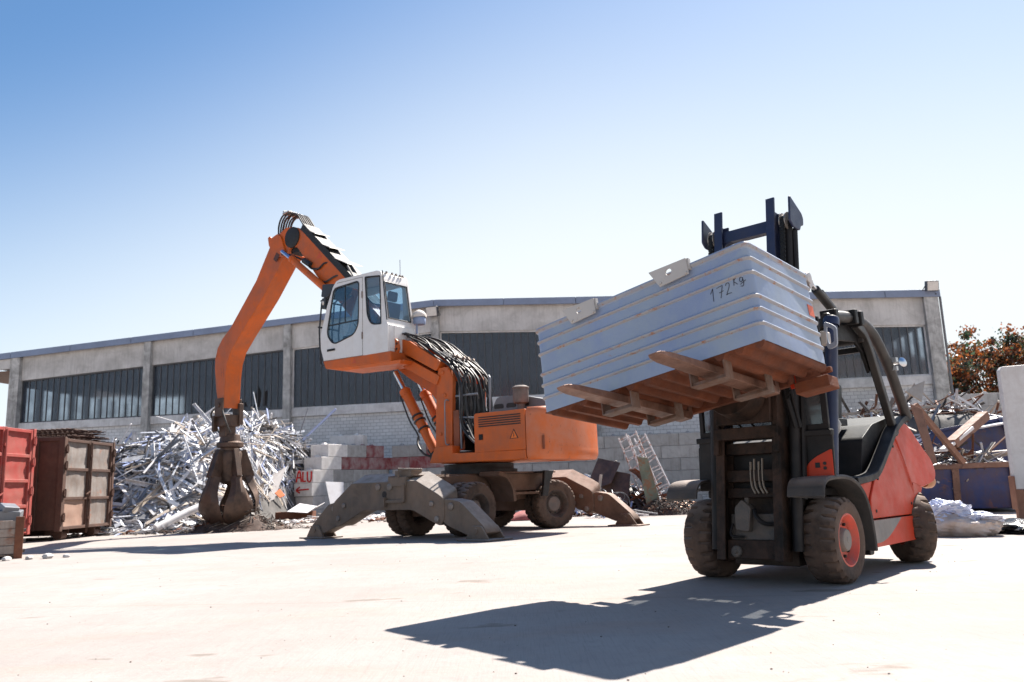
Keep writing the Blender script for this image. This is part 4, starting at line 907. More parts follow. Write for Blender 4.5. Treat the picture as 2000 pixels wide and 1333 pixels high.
m.cyl((5.9, .33, 7.82), (6.2, .33, 8.02), .09, n=10); m.cyl((6.15, .33, 8.0), (6.9, .33, 8.35), .03, n=8); build_split(m, 'boom_side_hose', hosem, boom)

# ---- cab
side = [(4.22, 4.60), (4.34, 4.95), (4.36, 5.30), (4.10, 6.1), (3.86, 6.62), (3.74, 6.74), (3.60, 6.775), (2.20, 6.765), (2.07, 6.72), (2.02, 6.60), (1.92, 5.9), (1.84, 5.27), (1.79, 5.27), (1.79, 4.56)]
Y0, Y1 = .30, 1.30
win1 = rounded([(3.83, 6.55), (2.86, 6.60), (2.885, 5.42), (3.05, 5.18), (3.84, 5.00), (4.10, 5.30)], [.14, .12, .35, .3, .22, .25], 5)
win2 = rounded([(2.63, 6.66), (2.09, 6.60), (2.06, 5.32), (2.42, 5.36), (2.56, 5.62)], [.03, .03, .03, .18, .2], 4)
def frame_panel(mb, outer, holes, y0, y1):
    """flat panel with openings (keyholed polygon)"""
    poly = list(outer)
    for h in holes:
        best = min(((Vector(a)-Vector(b)).length, i, j) for i, a in enumerate(poly) for j, b in enumerate(h))
        _, i, j = best
        area = sum(h[k][0]*h[(k+1) % len(h)][1]-h[(k+1) % len(h)][0]*h[k][1] for k in range(len(h)))
        oar = sum(outer[k][0]*outer[(k+1) % len(outer)][1]-outer[(k+1) % len(outer)][0]*outer[k][1] for k in range(len(outer)))
        hh = h[j:]+h[:j]
        if area*oar > 0: hh = [hh[0]]+hh[1:][::-1]
        poly = poly[:i+1]+hh+[hh[0]]+poly[i:]
    mb.prism(poly, 'y', y0, y1)
CAB = MB()
frame_panel(CAB, side, [win1, win2], Y1-.05, Y1)
far1 = [(x, z) for x, z in rounded([(3.75, 6.45), (2.2, 6.5), (2.15, 5.3), (4.1, 5.3)], .1, 3)]
frame_panel(CAB, side, [far1], Y0, Y0+.05)
CAB.prism([(2.20, 6.765), (3.60, 6.775), (3.74, 6.74), (3.80, 6.68), (3.72, 6.66), (2.12, 6.66), (2.07, 6.72)], 'y', Y0+.05, Y1-.05)         # roof
CAB.bb((1.80, Y0+.05, 4.58), (4.2, Y1-.05, 4.66))                                                                                             # floor
CAB.prism([(1.79, 4.66), (1.79, 5.27), (1.84, 5.27), (1.865, 5.46), (1.93, 5.46), (1.9, 5.2), (1.87, 4.66)], 'y', Y0+.05, Y1-.05)         # rear lower wall
CAB.prism([(2.0, 6.44), (2.02, 6.60), (2.07, 6.70), (2.14, 6.66), (2.08, 6.44)], 'y', Y0+.05, Y1-.05)
for ya, yb in ((Y0+.05, Y0+.10), (Y1-.09, Y1-.05)): CAB.prism([(1.866, 5.46), (2.0, 6.44), (2.07, 6.44), (1.93, 5.46)], 'y', ya, yb)
CAB.prism([(4.20, 4.66), (4.32, 4.95), (4.345, 5.1), (4.28, 5.1), (4.13, 4.66)], 'y', Y0+.05, Y1-.05)
cab = CAB.build('cab', whitep, EX, bevel=.012, seg=2, smooth=30)
rub = mat('window_rubber', (.012, .012, .014), .5, bump=0)
def seal(name, poly, y, parent=cab, r=.022):
    m = MB(); pts = [(x, y, z) for x, z in poly]; m.tube(pts+[pts[0], pts[1]], r, 6, cap=False); return m.build(name, rub, parent)
def offs(poly, d):
    c = Vector((sum(p[0] for p in poly)/len(poly), sum(p[1] for p in poly)/len(poly)))
    return [tuple(Vector(p)+(c-Vector(p)).normalized()*d) for p in poly]
for wn_, poly in (('door_window', win1), ('side_window', win2)):
    s_ = seal(wn_+'_seal', poly, Y1-.005)
    m = MB(); m.prism(offs(poly, -.004), 'y', Y1-.034, Y1-.028); m.build('pane', cabglass, s_, smooth=0)
m = MB(); m.prism(offs(far1, -.004), 'y', Y0+.01, Y0+.016); m.build('far_window', cabglass, cab, smooth=0)
m = MB(); m.hexa([(1.885, Y0+.1, 5.46), (1.885, Y1-.09, 5.46), (1.893, Y1-.09, 5.46), (1.893, Y0+.1, 5.46), (2.02, Y0+.1, 6.44), (2.02, Y1-.09, 6.44), (2.028, Y1-.09, 6.44), (2.028, Y0+.1, 6.44)]); rw = m.build('rear_pane', cabglass, cab, smooth=0)
m = MB(); q4 = [(1.862, Y0+.09, 5.455), (1.862, Y1-.08, 5.455), (1.997, Y1-.08, 6.445), (1.997, Y0+.09, 6.445)]; m.tube(q4+[q4[0], q4[1]], .018, 6, cap=False); m.build('rear_seal', rub, rw)
m = MB(); m.hexa([(4.34, Y0+.08, 5.1), (4.34, Y1-.07, 5.1), (4.345, Y1-.07, 5.1), (4.345, Y0+.08, 5.1), (3.82, Y0+.08, 6.66), (3.82, Y1-.07, 6.66), (3.825, Y1-.07, 6.66), (3.825, Y0+.08, 6.66)]); m.build('front_pane', cabglass, cab, smooth=0)
m = MB(); m.bb((2.905, Y1-.045, 5.535), (4.06, Y1-.02, 5.57)); m.bb((3.40, Y1-.045, 5.57), (3.425, Y1-.02, 6.57)); build_split(m, 'window_bar', rub, cab)
m = MB(); m.box((3.92, Y1+.012, 4.865), (.30, .02, .06)); m.box((3.92, Y1+.018, 4.865), (.2, .02, .03)); m.build('door_handle', blackp, cab, bevel=.006)
m = MB(); m.bb((2.724, Y1+.0005, 4.58), (2.736, Y1+.002, 6.68)); m.bb((2.735, Y1+.0005, 6.675), (3.70, Y1+.002, 6.687)); m.build('door_gap', mat('gap_shadow', (.10, .07, .05), .9, bump=0), cab, smooth=0)
m = MB()
for z in (6.2, 5.1): m.cyl((2.735, Y1+.012, z-.09), (2.735, Y1+.012, z+.09), .016, n=8)
for x, z in ((2.19, 4.98), (2.17, 4.72)): m.lathe([(.035, 0), (.035, .02), (.001, .025)], (x, Y1, z), (0, 1, 0), 10, cap=False)
build_split(m, 'hinge', mat('hinge_grime', (.13, .075, .05), .7), cab)
m = MB(); m.prism(rounded([(1.79, 4.56), (1.79, 5.30), (2.40, 5.30), (2.60, 5.2), (2.68, 4.56)], [.01, .03, .1, .1, .01], 3), 'y', Y1, Y1+.03); m.build('side_locker', whitep, cab, bevel=.01)
m = MB(); m.bb((1.775, .42, 4.92), (1.79, 1.10, 5.26)); m.build('rear_panel', whitep, cab, bevel=.006)
m = MB(); m.tube([(2.02, Y1-.02, 6.73), (1.99, Y1+.0, 6.66), (1.85, Y1, 5.4)], .016, 6); m.build('rubber_pipe', rub, cab)
m = MB(); m.cyl((2.1, .52, 6.75), (2.1, .52, 7.2), .008, n=6); m.build('antenna', MATS['grey_tube'], cab)
m = MB(); m.cyl((1.78, .24, 5.15), (1.78, .24, 5.45), .03, n=8); m.lathe([(.001, 0), (.15, .0), (.17, .04), (.17, .17), (.15, .2), (.001, .2)], (1.72, .20, 5.40), (0, 0, 1), 16, cap=False); bc = m.build('beacon', mat('beacon_blue_grey', (.22, .27, .40), .5, var=.2), cab)
m = MB(); m.lathe([(.19, .0), (.2, .05), (.19, .10), (.13, .17), (.05, .22), (.001, .2)], (1.72, .20, 5.58), (.1, 0, 1), 12, cap=False); m.build('cloth_wrap', mat('dirty_cloth', (.55, .50, .46), .9, var=.2, bump=.5, bs=25), bc)
m = MB()
for y, x in ((1.1, 2.04), (.9, 2.03), (.75, 2.03), (.6, 2.03), (.5, 2.03)): m.box((x, y, 6.72), (.05, .05, .05), (0, .3, .3))
m.build('roof_fittings', mat('roof_grime', (.18, .16, .15), .8), cab)
# interior
m = MB(); m.prism(rounded([(2.2, 5.05), (2.95, 5.02), (2.98, 5.14), (2.4, 5.2)], .04, 2), 'y', .55, 1.05); m.prism(rounded([(2.18, 5.15), (2.05, 5.95), (2.2, 6.0), (2.42, 5.15)], .05, 2), 'y', .55, 1.05); m.prism(rounded([(2.08, 6.0), (2.04, 6.25), (2.16, 6.27), (2.2, 6.0)], .04, 2), 'y', .66, .94)
m.bb((2.4, 1.08, 5.2), (3.0, 1.2, 5.32)); m.build('seat', mat('blue_seat', (.03, .04, .075), .8, var=.2), cab, bevel=.02)
m = MB(); m.bb((3.5, .5, 4.66), (3.75, 1.05, 5.25)); m.tube([(3.5, .8, 5.2), (3.35, .8, 5.5)], .03, 8); m.tube([Vector((3.33, .8, 5.52))+.2*(cos(2*pi*k/16)*Vector((0, 1, 0))+sin(2*pi*k/16)*Vector((.5, 0, .85))) for k in range(17)], .018, 6); m.build('console', blackp, cab, bevel=.01)
# guard bars ahead of the windscreen
m = MB()
for y in (1.16, .95, .7, .45): m.tube([(4.05, y, 6.55), (4.46, y, 6.35), (4.56, y, 5.5), (4.50, y, 4.55), (4.25, y, 4.45)], .024, 7)
for z, x in ((5.6, 4.56), (4.7, 4.51), (6.33, 4.46)): m.cyl((x, .42, z), (x, 1.2, z), .024, n=7)
build_split(m, 'windscreen_guard', mat('guard_black', (.035, .036, .04), .5, .2), EX)
m = MB(); m.prism(rounded([(3.85, 6.72), (4.42, 6.80), (4.48, 6.45), (4.25, 6.40), (4.0, 6.55)], .03, 2), 'y', .55, 1.18); m.bb((4.30, .98, 6.10), (4.44, 1.18, 6.40)); m.build('lamp_bracket', MATS['guard_black'], EX, bevel=.01)
m = MB(); m.lathe([(.001, -.05), (.07, -.04), (.10, .05), (.1, .07), (.001, .08)], (4.37, 1.10, 6.28), (.9, .2, -.4), 16, cap=False); m.build('work_lamp', mat('lamp_cream', (.55, .5, .45), .4), EX)
# orange cab tray and riser bracket
m = MB(); m.loft([[(1.72, Y0-.02, 4.31), (4.12, Y0-.02, 4.37), (4.12, Y1+.015, 4.37), (1.72, Y1+.015, 4.31)], [(1.72, Y0-.02, 4.56), (4.23, Y0-.02, 4.585), (4.23, Y1+.015, 4.585), (1.72, Y1+.015, 4.56)]]); m.loft([[(1.5, Y0+.08, 4.22), (3.6, Y0+.12, 4.27), (3.6, Y1-.12, 4.27), (1.5, Y1-.08, 4.22)], [(1.4, Y0, 4.312), (4.05, Y0, 4.366), (4.05, Y1-.01, 4.366), (1.4, Y1-.01, 4.306)]]); tray = m.build('cab_tray', orange, EX, bevel=.015)
m = MB(); tri(m, 3.02, Y1+.0155, 4.40, .15); m.build('tray_triangle', MATS['faded_red'], tray, smooth=0)
m = MB(); P = rounded([(2.13, 5.17), (1.70, 4.86), (1.66, 4.66), (1.84, 4.30), (2.05, 4.30), (2.2, 4.58)], .02, 2); m.prism(P, 'y', 1.0, 1.08); m.prism(P, 'y', .2, .28); rb = m.build('riser_bracket', orange, EX, bevel=.01)
m = MB(); m.box((1.92, 1.083, 4.78), (.28, .004, .10), (0, .05, 0)); m.build('silver_plate', mat('silver_plate', (.42, .42, .42), .4, .3), rb)
m = MB()
for k in range(3): m.box((1.72+.015*k, 1.083, 4.78-.14*k), (.07, .004, .05), (0, .7, 0))
m.build('hazard_stripe', grime, rb)
# hose bundle from riser to tower and into the housing
m = MB()
for k in range(26):
    y = -.45+.05*k; j = .06*math.sin(k*2.3)+(.07 if k % 2 else -.03)
    pts = [(2.05+j*.5, y, 5.02-.02*(k % 3)), (1.75, y, 5.06+j*.3), (1.1, y, 4.72+j), (.68, y, 4.40+.5*j), (.30, y, 4.16+.6*j), (.0-.05*(k % 4), y, 3.72), (-.10-.06*(k % 3), y, 3.1), (-.12-.05*(k % 4), y*.95, 2.55), (-.35-.03*k % .3, y*.9, 2.15), (-.84, y*.9, 1.98)]
    pts = [(p[0]+.03*math.sin(k*5.1+i*1.7), p[1]+.035*math.sin(k*3.3+i*2.1), p[2]+.03*math.sin(k*4.7+i*1.3)) for i, p in enumerate(pts)]
    m.tube(bez(pts, 6), .020+.008*(k % 3 == 0), 7)
build_split(m, 'hose_bundle', hosem, EX)
m = MB(); 
for k in range(5): m.tube(bez([(1.6-.3*k, .76-.1*k, 4.98-.16*k), (1.0-.25*k, .8-.1*k, 4.70-.16*k), (.5-.2*k, .82-.05*k, 4.38-.1*k)], 6), .024, 7)
m.tube(bez([(-.2, .6, 3.9), (-.1, .72, 3.5), (-.02, .70, 2.9), (-.1, .72, 2.5), (-.5, .85, 2.15), (-.82, 1.0, 2.05)], 8), .03, 7)
m.tube(bez([(-.1, .7, 2.75), (-.35, .8, 2.45), (-.6, .95, 2.2), (-.82, 1.05, 2.15)], 8), .024, 7); build_split(m, 'loose_hose', hosem, EX)
m = MB(); m.cyl((.12, .70, 3.30), (-.55, .70, 3.30), .025, n=8); m.cyl((.1, .70, 2.78), (-.55, .70, 2.72), .022, n=8); m.cyl((-.02, .70, 2.0), (.0, .70, 3.9), .025, n=8); build_split(m, 'hose_rack', MATS['grey_tube'], EX)
m = MB()
for k in range(7): y = -.4+.16*k; m.box((.42-.02*k+.05*math.sin(k*2), y, 4.34), (.10, .05, .06), (0, .5, 0)); m.box((-.10+.06*math.sin(k*3), y, 3.5+.2*math.sin(k*1.7)), (.05, .05, .12), (0, .1, .2))
m.build('hose_coupling', mat('coupling', (.22, .17, .14), .5, .4, var=.3), EX)
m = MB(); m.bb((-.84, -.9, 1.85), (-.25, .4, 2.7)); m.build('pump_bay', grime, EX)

# ---- grapple
GX, GY = 10.22, -.12
m = MB(); m.bb((10.0, -.38, 3.60), (10.40, -.30, 4.20)); m.bb((10.0, .30, 3.60), (10.40, .38, 4.20)); m.cyl((10.18, -.42, 3.98), (10.18, .42, 3.98), .08, n=14); m.bb((9.98, -.30, 3.30), (10.42, .30, 3.68)); m.bb((10.05, -.2, 2.98), (10.38, .2, 3.32)); m.box((10.44, .32, 3.4), (.12, .16, .5)); m.box((9.98, -.3, 3.7), (.14, .16, .7)); m.build('grapple_hanger', steelg, EX, bevel=.02)
m = MB(); m.lathe([(.26, 0), (.30, .0), (.30, .10), (.42, .12), (.42, .26), (.34, .30), (.30, .52), (.2, .54)], (GX, GY, 2.52), (0, 0, 1), 28); gr = m.build('rotator', steelg, EX, bevel=.01)
m = MB(); m.tube(bez([(GX+.3, .3, 3.9), (GX+.6, .2, 3.7), (GX+.55, 0, 3.3), (GX+.3, 0, 3.0)], 5), .03, 7); m.tube(bez([(GX-.2, .35, 3.8), (GX-.35, .3, 3.4), (GX-.3, .1, 3.1)], 5), .03, 7); build_split(m, 'grapple_hose', hosem, EX)
m = MB(); m.lathe([(.34, 2.52), (.40, 2.40), (.36, 2.0), (.30, 1.55), (.16, 1.45), (.001, 1.45)], (GX, GY, 0), (0, 0, 1), 20); m.build('grapple_body', steelg, EX, bevel=.02)
for k in range(5):
    a_ = 2*pi*k/5 + .42; rad = Vector((cos(a_), sin(a_), 0)); tan = Vector((-sin(a_), cos(a_), 0)); C0 = Vector((GX, GY, 0))
    m = MB(); path = [(.60, 1.72), (.70, 1.45), (.81, 1.18), (.86, .92), (.83, .66), (.69, .43), (.48, .26), (.26, .15), (.10, .11)]
    ws = [.17, .20, .31, .44, .49, .45, .34, .17, .05]; ths = [.13, .12, .10, .08, .07, .06, .06, .05, .03]; rr = []
    pp = [C0+rad*r_+Vector((0, 0, z)) for r_, z in path]
    for i, p in enumerate(pp):
        t = (pp[min(i+1, len(pp)-1)]-pp[max(0, i-1)]).normalized(); n_ = t.cross(tan).normalized(); w = ws[i]; th_ = ths[i]
        if n_.dot(rad) < 0 and i < 6: n_ = -n_
        if i >= 6 and n_.z > 0: n_ = -n_
        rr.append([p-tan*w-n_*(th_*1.1), p-tan*w*.55+n_*th_*.6, p+n_*th_, p+tan*w*.55+n_*th_*.6, p+tan*w-n_*(th_*1.1), p-n_*th_*.3])
    m.loft(rr); m.beam(C0+rad*.40+Vector((0, 0, 1.72)), C0+rad*.62+Vector((0, 0, 1.58)), .20, .16, tan); tn = m.build('tine', steelg, EX, bevel=.012, smooth=45)
    m = MB(); m.beam(C0+rad*.33+Vector((0, 0, 2.52)), C0+rad*.62+Vector((0, 0, 1.66)), .34, .18, tan); m.build('tine_cylinder', steelg, tn, bevel=.015)
    m = MB(); m.beam(C0+rad*.62+Vector((0, 0, 1.70)), C0+rad*.78+Vector((0, 0, 1.30)), .16, .12, tan); m.build('tine_rod', steelg, tn, bevel=.01)

# ================================================================== YARD
ORD = ['bottom', 'second', 'third', 'fourth', 'fifth', 'sixth', 'seventh', 'eighth', 'ninth', 'tenth', 'eleventh', 'twelfth', 'thirteenth', 'fourteenth', 'fifteenth', 'sixteenth', 'seventeenth', 'eighteenth']
NTH = ['first'] + ORD[1:]
# ---- stacked concrete blocks
blockg = mat('block_grey', (.40, .385, .37), .88, var=.15, vs=1.3, dirt=(.17, .155, .14), damt=.6, ds=1.6, dth=.52, streak=.35, bump=.3, bs=14, rand=.16)
blockr = mat('block_red', (.21, .04, .042), .85, var=.2, vs=1.3, dirt=(.36, .32, .30), damt=.75, ds=1.8, dth=.53, streak=.3, bump=.3, bs=14, rand=.15)
blockw = mat('block_white', (.72, .69, .66), .85, var=.1, vs=1.3, dirt=(.30, .26, .23), damt=.5, ds=1.6, dth=.54, streak=.25, bump=.25, bs=14, rand=.06)
BL, BHt, BD = 1.84, .61, .62
def block_proto(mt, studs, L=BL, D=BD):
    m = MB(); m.bb((-L/2+.006, -D/2, .004), (L/2-.006, D/2, BHt-.004))
    if studs:
        for x in (-L/4, L/4):
            m.hexa([(x-.14, -.14, BHt-.004), (x+.14, -.14, BHt-.004), (x+.14, .14, BHt-.004), (x-.14, .14, BHt-.004), (x-.06, -.06, BHt+.10), (x+.06, -.06, BHt+.10), (x+.06, .06, BHt+.10), (x-.06, .06, BHt+.10)])
    return m.build('concrete_block', mt, bevel=.018)
protos = {}
def put_block(kind, studs, loc, rz, label, group, L=BL, D=BD):
    key = (kind, studs, L, D); mt = {'g': blockg, 'r': blockr, 'w': blockw}[kind]
    if key not in protos: protos[key] = o = block_proto(mt, studs, L, D)
    else: o = protos[key].copy(); COL.objects.link(o)
    o.location = loc; o.rotation_euler = (0, 0, rz); o.name = 'concrete_block'
    return tag(o, label, 'concrete block', group)
ZB = -.26
# wall A: from the ALU end back to the inner corner
pA = Vector((-9.95, 38.45)); dA = Vector((.52, .854)).normalized(); nA = Vector((dA.y, -dA.x)); rzA = math.atan2(dA.y, dA.x)
LA, DA = 1.36, 1.15
colr = ['grey', 'reddish', 'whitish']
alu = arrowb = None
for k in range(6):
    st = {4: 1, 5: 1}.get(k, 0)
    off = {4: .62, 5: 1.05}.get(k, 0) if k >= 4 else (.0 if k % 2 == 0 else .08)
    for i in range(4):
        s = .55 + off + i*LA
        if s > 5.6: continue
        kind = 'w' if i == 0 else ('r' if (k, i) in ((4, 1), (4, 2), (5, 2), (4, 3)) else 'g')
        last = k == 5 or (k == 4 and i == 0 and False) or (k == 3 and i == 0)
        c = pA + dA*s
        lab = {'w': 'whitish', 'r': 'red painted', 'g': 'grey'}[kind]
        what = ' with red ALU lettering' if (k, i) == (3, 0) else (' with red arrow' if (k, i) == (2, 0) else '')
        o = put_block(kind, k == 5 or (k in (3, 4) and i == 0), (c.x, c.y, ZB+BHt*k), rzA, f'{lab} concrete block{what}, {ORD[k]} course, {NTH[i]} from the short wall\'s free end', 'blocks of the short wall', LA, DA)
        if (k, i) == (3, 0): alu = o
        if (k, i) == (2, 0): arrowb = o
spray = mat('red_spray', (.55, .025, .02), .7, var=.25, bump=0)
def face_strokes(parent, lines, r, u0, z0, sx, sz, xf=-LA/2-.002):
    m = MB()
    for ln in lines:
        pts = [(xf, u0-u*sx, z0+v*sz) for u, v in ln]
        m.tube(bez(pts, 4) if len(pts) > 2 else pts, r, 6)
    o = m.build('lettering', spray, parent); return o
face_strokes(alu, [[(0, 0), (.05, .5), (.14, 1), (.22, 1), (.28, .5), (.31, 0)], [(.03, .42), (.29, .44)], [(.42, 1), (.41, .05)], [(.41, .05), (.60, .06)], [(.70, 1), (.70, .3), (.76, .02), (.88, .03), (.94, .3), (.95, 1)]], .042, .50, .07, 1.03, .47)
face_strokes(arrowb, [[(.05, .5), (.95, .58)], [(.3, .85), (.05, .5), (.3, .2)]], .038, .46, .10, .9, .40)
# wall B: parallel to the hall, from the inner corner to the right
pB = Vector((-7.35, 43.0)); dB = Vector((cos(.152), -sin(.152))); rzB = -.152
for k in range(6):
    for i in range(9):
        s = .95 + i*BL + (.9 if k % 2 else 0)
        c = pB + dB*s
        red = (k == 5 and i in (1,)) or (k == 4 and i in (0, 1)) 
        put_block('r' if red else 'g', k == 5, (c.x, c.y, ZB+BHt*k), rzB, f'{"red painted" if red else "grey"} concrete block, {ORD[k]} course, {NTH[i]} from the long wall\'s inner corner', 'blocks of the long wall')
for k in range(2, 8):
    for i in range(6):
        s = 28.7 + i*BL + (.9 if k % 2 else 0)
        c = pB + dB*s
        put_block('g', k == 7, (c.x, c.y, ZB+BHt*k), rzB, f'grey concrete block, {ORD[k]} course, {NTH[i]} from the left in the tall wall', 'blocks of the tall wall')
cB = Vector((-8.6, 43.6)); put_block('w', True, (-8.75, 42.6, 3.40), rzB, 'pale concrete block lying on top of the wall behind the light metal heap', 'blocks of the short wall')
o = put_block('w', False, (.55, 30.5, .60), R(4), 'white concrete block with red sprayed marks seen beneath the orange housing', 'loose concrete blocks'); oo = o
m = MB()
for ln in ([(-.42, .30), (-.38, .22), (-.30, .22)], [(-.16, .20), (-.05, .22), (-.12, .08), (-.12, .02)], [(.10, .34), (.20, .30), (.18, .22), (.10, .22)]): m.tube(bez([(x, -BD/2-.002, z+.1) for x, z in ln], 4), .02, 5)
m.build('lettering', spray, oo)
put_block('g', False, (.55, 30.5, -.01), R(4), 'grey concrete block standing on the ground under the white one behind the digger', 'loose concrete blocks')

# ---- scrap heap of light metal
def hnoise(x, y, s=1.0):
    return (sin(x*1.7*s+y*.9)+sin(y*2.1*s-x*.6+1.3)+sin((x+y)*1.1*s+.5)+.6*sin(x*4.1*s-y*3.3))/3.6
def smooth01(a, b, v): t = max(0, min(1, (v-a)/(b-a))); return t*t*(3-2*t)
def wall_gap(x, y):
    if y > 38.0: return (Vector((x, y))-Vector((-10.75, 37.6))).dot(Vector((-.854, .52)))-.35
    return -10.55-x
def heap_h(x, y):
    dx = (x+12.9)/(5.9 if x < -12.9 else 6.4); dy = (y-38.3)/(11.8 if y < 38.3 else 5.5)
    r = math.sqrt(dx*dx+dy*dy); h = 4.45*max(0, 1-r)**.42 if r < 1 else 0
    h = min(h, 3.75*smooth01(1.0, .62, r)+.3*max(0, 1-r))
    h *= smooth01(-.4, .9, wall_gap(x, y))*.96+.04
    return max(0, h*(1+.08*hnoise(x, y)))
def mound(name, hf, x0, x1, y0, y1, n, mt, label=None, kind='stuff', parent=None):
    m = MB(); vs = []; fs = []
    for j in range(n+1):
        for i in range(n+1):
            x = x0+(x1-x0)*i/n; y = y0+(y1-y0)*j/n; vs.append((x, y, hf(x, y)-.03))
    for j in range(n):
        for i in range(n): a = j*(n+1)+i; fs.append((a, a+1, a+n+2, a+n+1))
    m.add(vs, fs); return m.build(name, mt, parent, smooth=180)
alum = mat('bare_aluminium', (.55, .57, .61), .5, .35, var=.25, vs=3, dirt=(.3, .29, .3), damt=.5, bump=.15, bs=20)
whiteal = mat('white_coated_metal', (.62, .61, .62), .45, 0, var=.08, dirt=(.40, .36, .32), damt=.5, ds=2, bump=.08)
greyal = mat('dull_grey_metal', (.19, .195, .21), .5, .35, var=.3, bump=.15)
creamal = mat('cream_metal', (.40, .345, .29), .5, 0, var=.2, dirt=(.25, .18, .13), damt=.5, bump=.1)
darkal = mat('dark_scrap', (.055, .048, .045), .6, .2, var=.4, bump=.2)
blueal = mat('pale_blue_metal', (.34, .40, .60), .45, .1, var=.2, bump=.1)
rustal = mat('rust_scrap', (.16, .058, .028), .8, .1, var=.4, dirt=(.07, .03, .02), damt=.7, bump=.3)
SCR = [alum, whiteal, greyal, creamal, darkal, blueal, rustal]
heapbase = mat('heap_shade', (.09, .085, .082), .9, var=.5, vs=1.5, bump=.8, bs=4)
def frame_of(n_):
    n_ = n_.normalized(); a = rnd.uniform(0, 2*pi); t = n_.orthogonal().normalized(); b = n_.cross(t)
    return (cos(a)*t+sin(a)*b), n_
def scrap_piece(m, p, n_, scale=1.0, mats=(0, 0, 0, 0, 0, 1, 1, 1, 2, 2, 3, 3, 4, 5), tilt=.45):
    t, n_ = frame_of(n_); t = (t + n_*rnd.gauss(0, tilt*.6)).normalized(); b = n_.cross(t).normalized(); n2 = t.cross(b)
    mi = rnd.choice(mats); k = rnd.random(); L = scale*rnd.choice((.6, 1.0, 1.6, 2.4, 3.2, 4.0))*rnd.uniform(.8, 1.25)
    if k < .34:                    # flat strip, gently bent
        w = scale*rnd.uniform(.025, .08); th = .010; bend = rnd.uniform(-.25, .25)*L; side = rnd.uniform(-.15, .15)*L; rr = []
        tw = rnd.uniform(-.8, .8)
        for i in range(5):
            u = i/4-.5; c = p + t*(u*L) + n2*(bend*(.25-u*u)) + b*(side*(.25-u*u)*2); bb_ = (b*cos(tw*u)+n2*sin(tw*u)); nn = n2*cos(tw*u)-b*sin(tw*u)
            rr.append([c-bb_*w-nn*th, c+bb_*w-nn*th, c+bb_*w+nn*th, c-bb_*w+nn*th])
        m.loft(rr, mi)
    elif k < .62:                  # hollow section / bar
        m.beam(p-t*L/2, p+t*L/2, scale*rnd.uniform(.03, .09), scale*rnd.uniform(.03, .07), n2, mi)
    elif k < .78:                  # angle profile
        w = scale*rnd.uniform(.06, .14)
        for a_, c_ in ((b, n2), (n2, b)):
            q = [p-t*L/2, p+t*L/2, p+t*L/2+a_*w, p-t*L/2+a_*w]; m.add([x-c_*.006 for x in q]+[x+c_*.006 for x in q], [(0, 1, 2, 3), (7, 6, 5, 4), (0, 4, 5, 1), (1, 5, 6, 2), (2, 6, 7, 3), (3, 7, 4, 0)], mi)
    elif k < .88:                  # tube
        m.cyl(p-t*L/2, p+t*L/2, scale*rnd.uniform(.02, .05), n=8, mi=mi)
    elif k < .96:                  # creased sheet
        w = scale*rnd.uniform(.15, .4); l2 = scale*rnd.uniform(.25, .6); z = rnd.uniform(-.2, .2)*scale; e = rnd.uniform(-.15, .15)
        q = [p-t*l2-b*w, p+n2*z-b*w*(1+e), p+t*l2-b*w, p+t*l2+b*w, p+n2*z+b*w*(1-e), p-t*l2+b*w]
        m.add([x-n2*.005 for x in q]+[x+n2*.005 for x in q], [(0, 1, 4, 5), (1, 2, 3, 4), (11, 10, 7, 6), (10, 9, 8, 7), (0, 6, 7, 1), (1, 7, 8, 2), (2, 8, 9, 3), (3, 9, 10, 4), (4, 10, 11, 5), (5, 11, 6, 0)], mi)
    else:                          # curl
        r_ = scale*rnd.uniform(.12, .3); w = scale*rnd.uniform(.02, .05); rr = []; a1 = rnd.uniform(2.5, 6)
        for i in range(13):
            a_ = a1*i/12; c = p + t*(r_*cos(a_)) + n2*(r_*sin(a_)) + b*(.05*i*scale)
            rad = t*cos(a_)+n2*sin(a_); rr.append([c-b*w, c+b*w, c+b*w+rad*.01, c-b*w+rad*.01])
        m.loft(rr, mi)
def hgrad(hf, x, y, e=.15): return Vector((-(hf(x+e, y)-hf(x-e, y))/(2*e), -(hf(x, y+e)-hf(x, y-e))/(2*e), 1)).normalized()
hb_ = mound('scrap_heap', heap_h, -19.5, -6.5, 26, 44, 70, heapbase); tag(hb_, 'tall heap of tangled silvery aluminium strips, profiles and sheets', 'scrap heap', kind='stuff')
m = MB(); cnt = 0
while cnt < 7500:
    x = rnd.uniform(-18.8, -7.2); y = rnd.uniform(26.3, 42.2); h = heap_h(x, y)
    if h < .06 and rnd.random() > .16: continue
    if y > 40 and x < -11 and rnd.random() > .3: continue
    if wall_gap(x, y) < .05 or (x < -13.5 and y < 31.4): continue
    n_ = hgrad(heap_h, x, y, .3); scrap_piece(m, Vector((x, y, h+rnd.uniform(-.05, .16))), n_, rnd.choice((.45, .55, .7, .9)), tilt=.24); cnt += 1
hp = m.build('scrap_pieces', SCR, hb_, smooth=30)
tag(hp, kind='stuff')

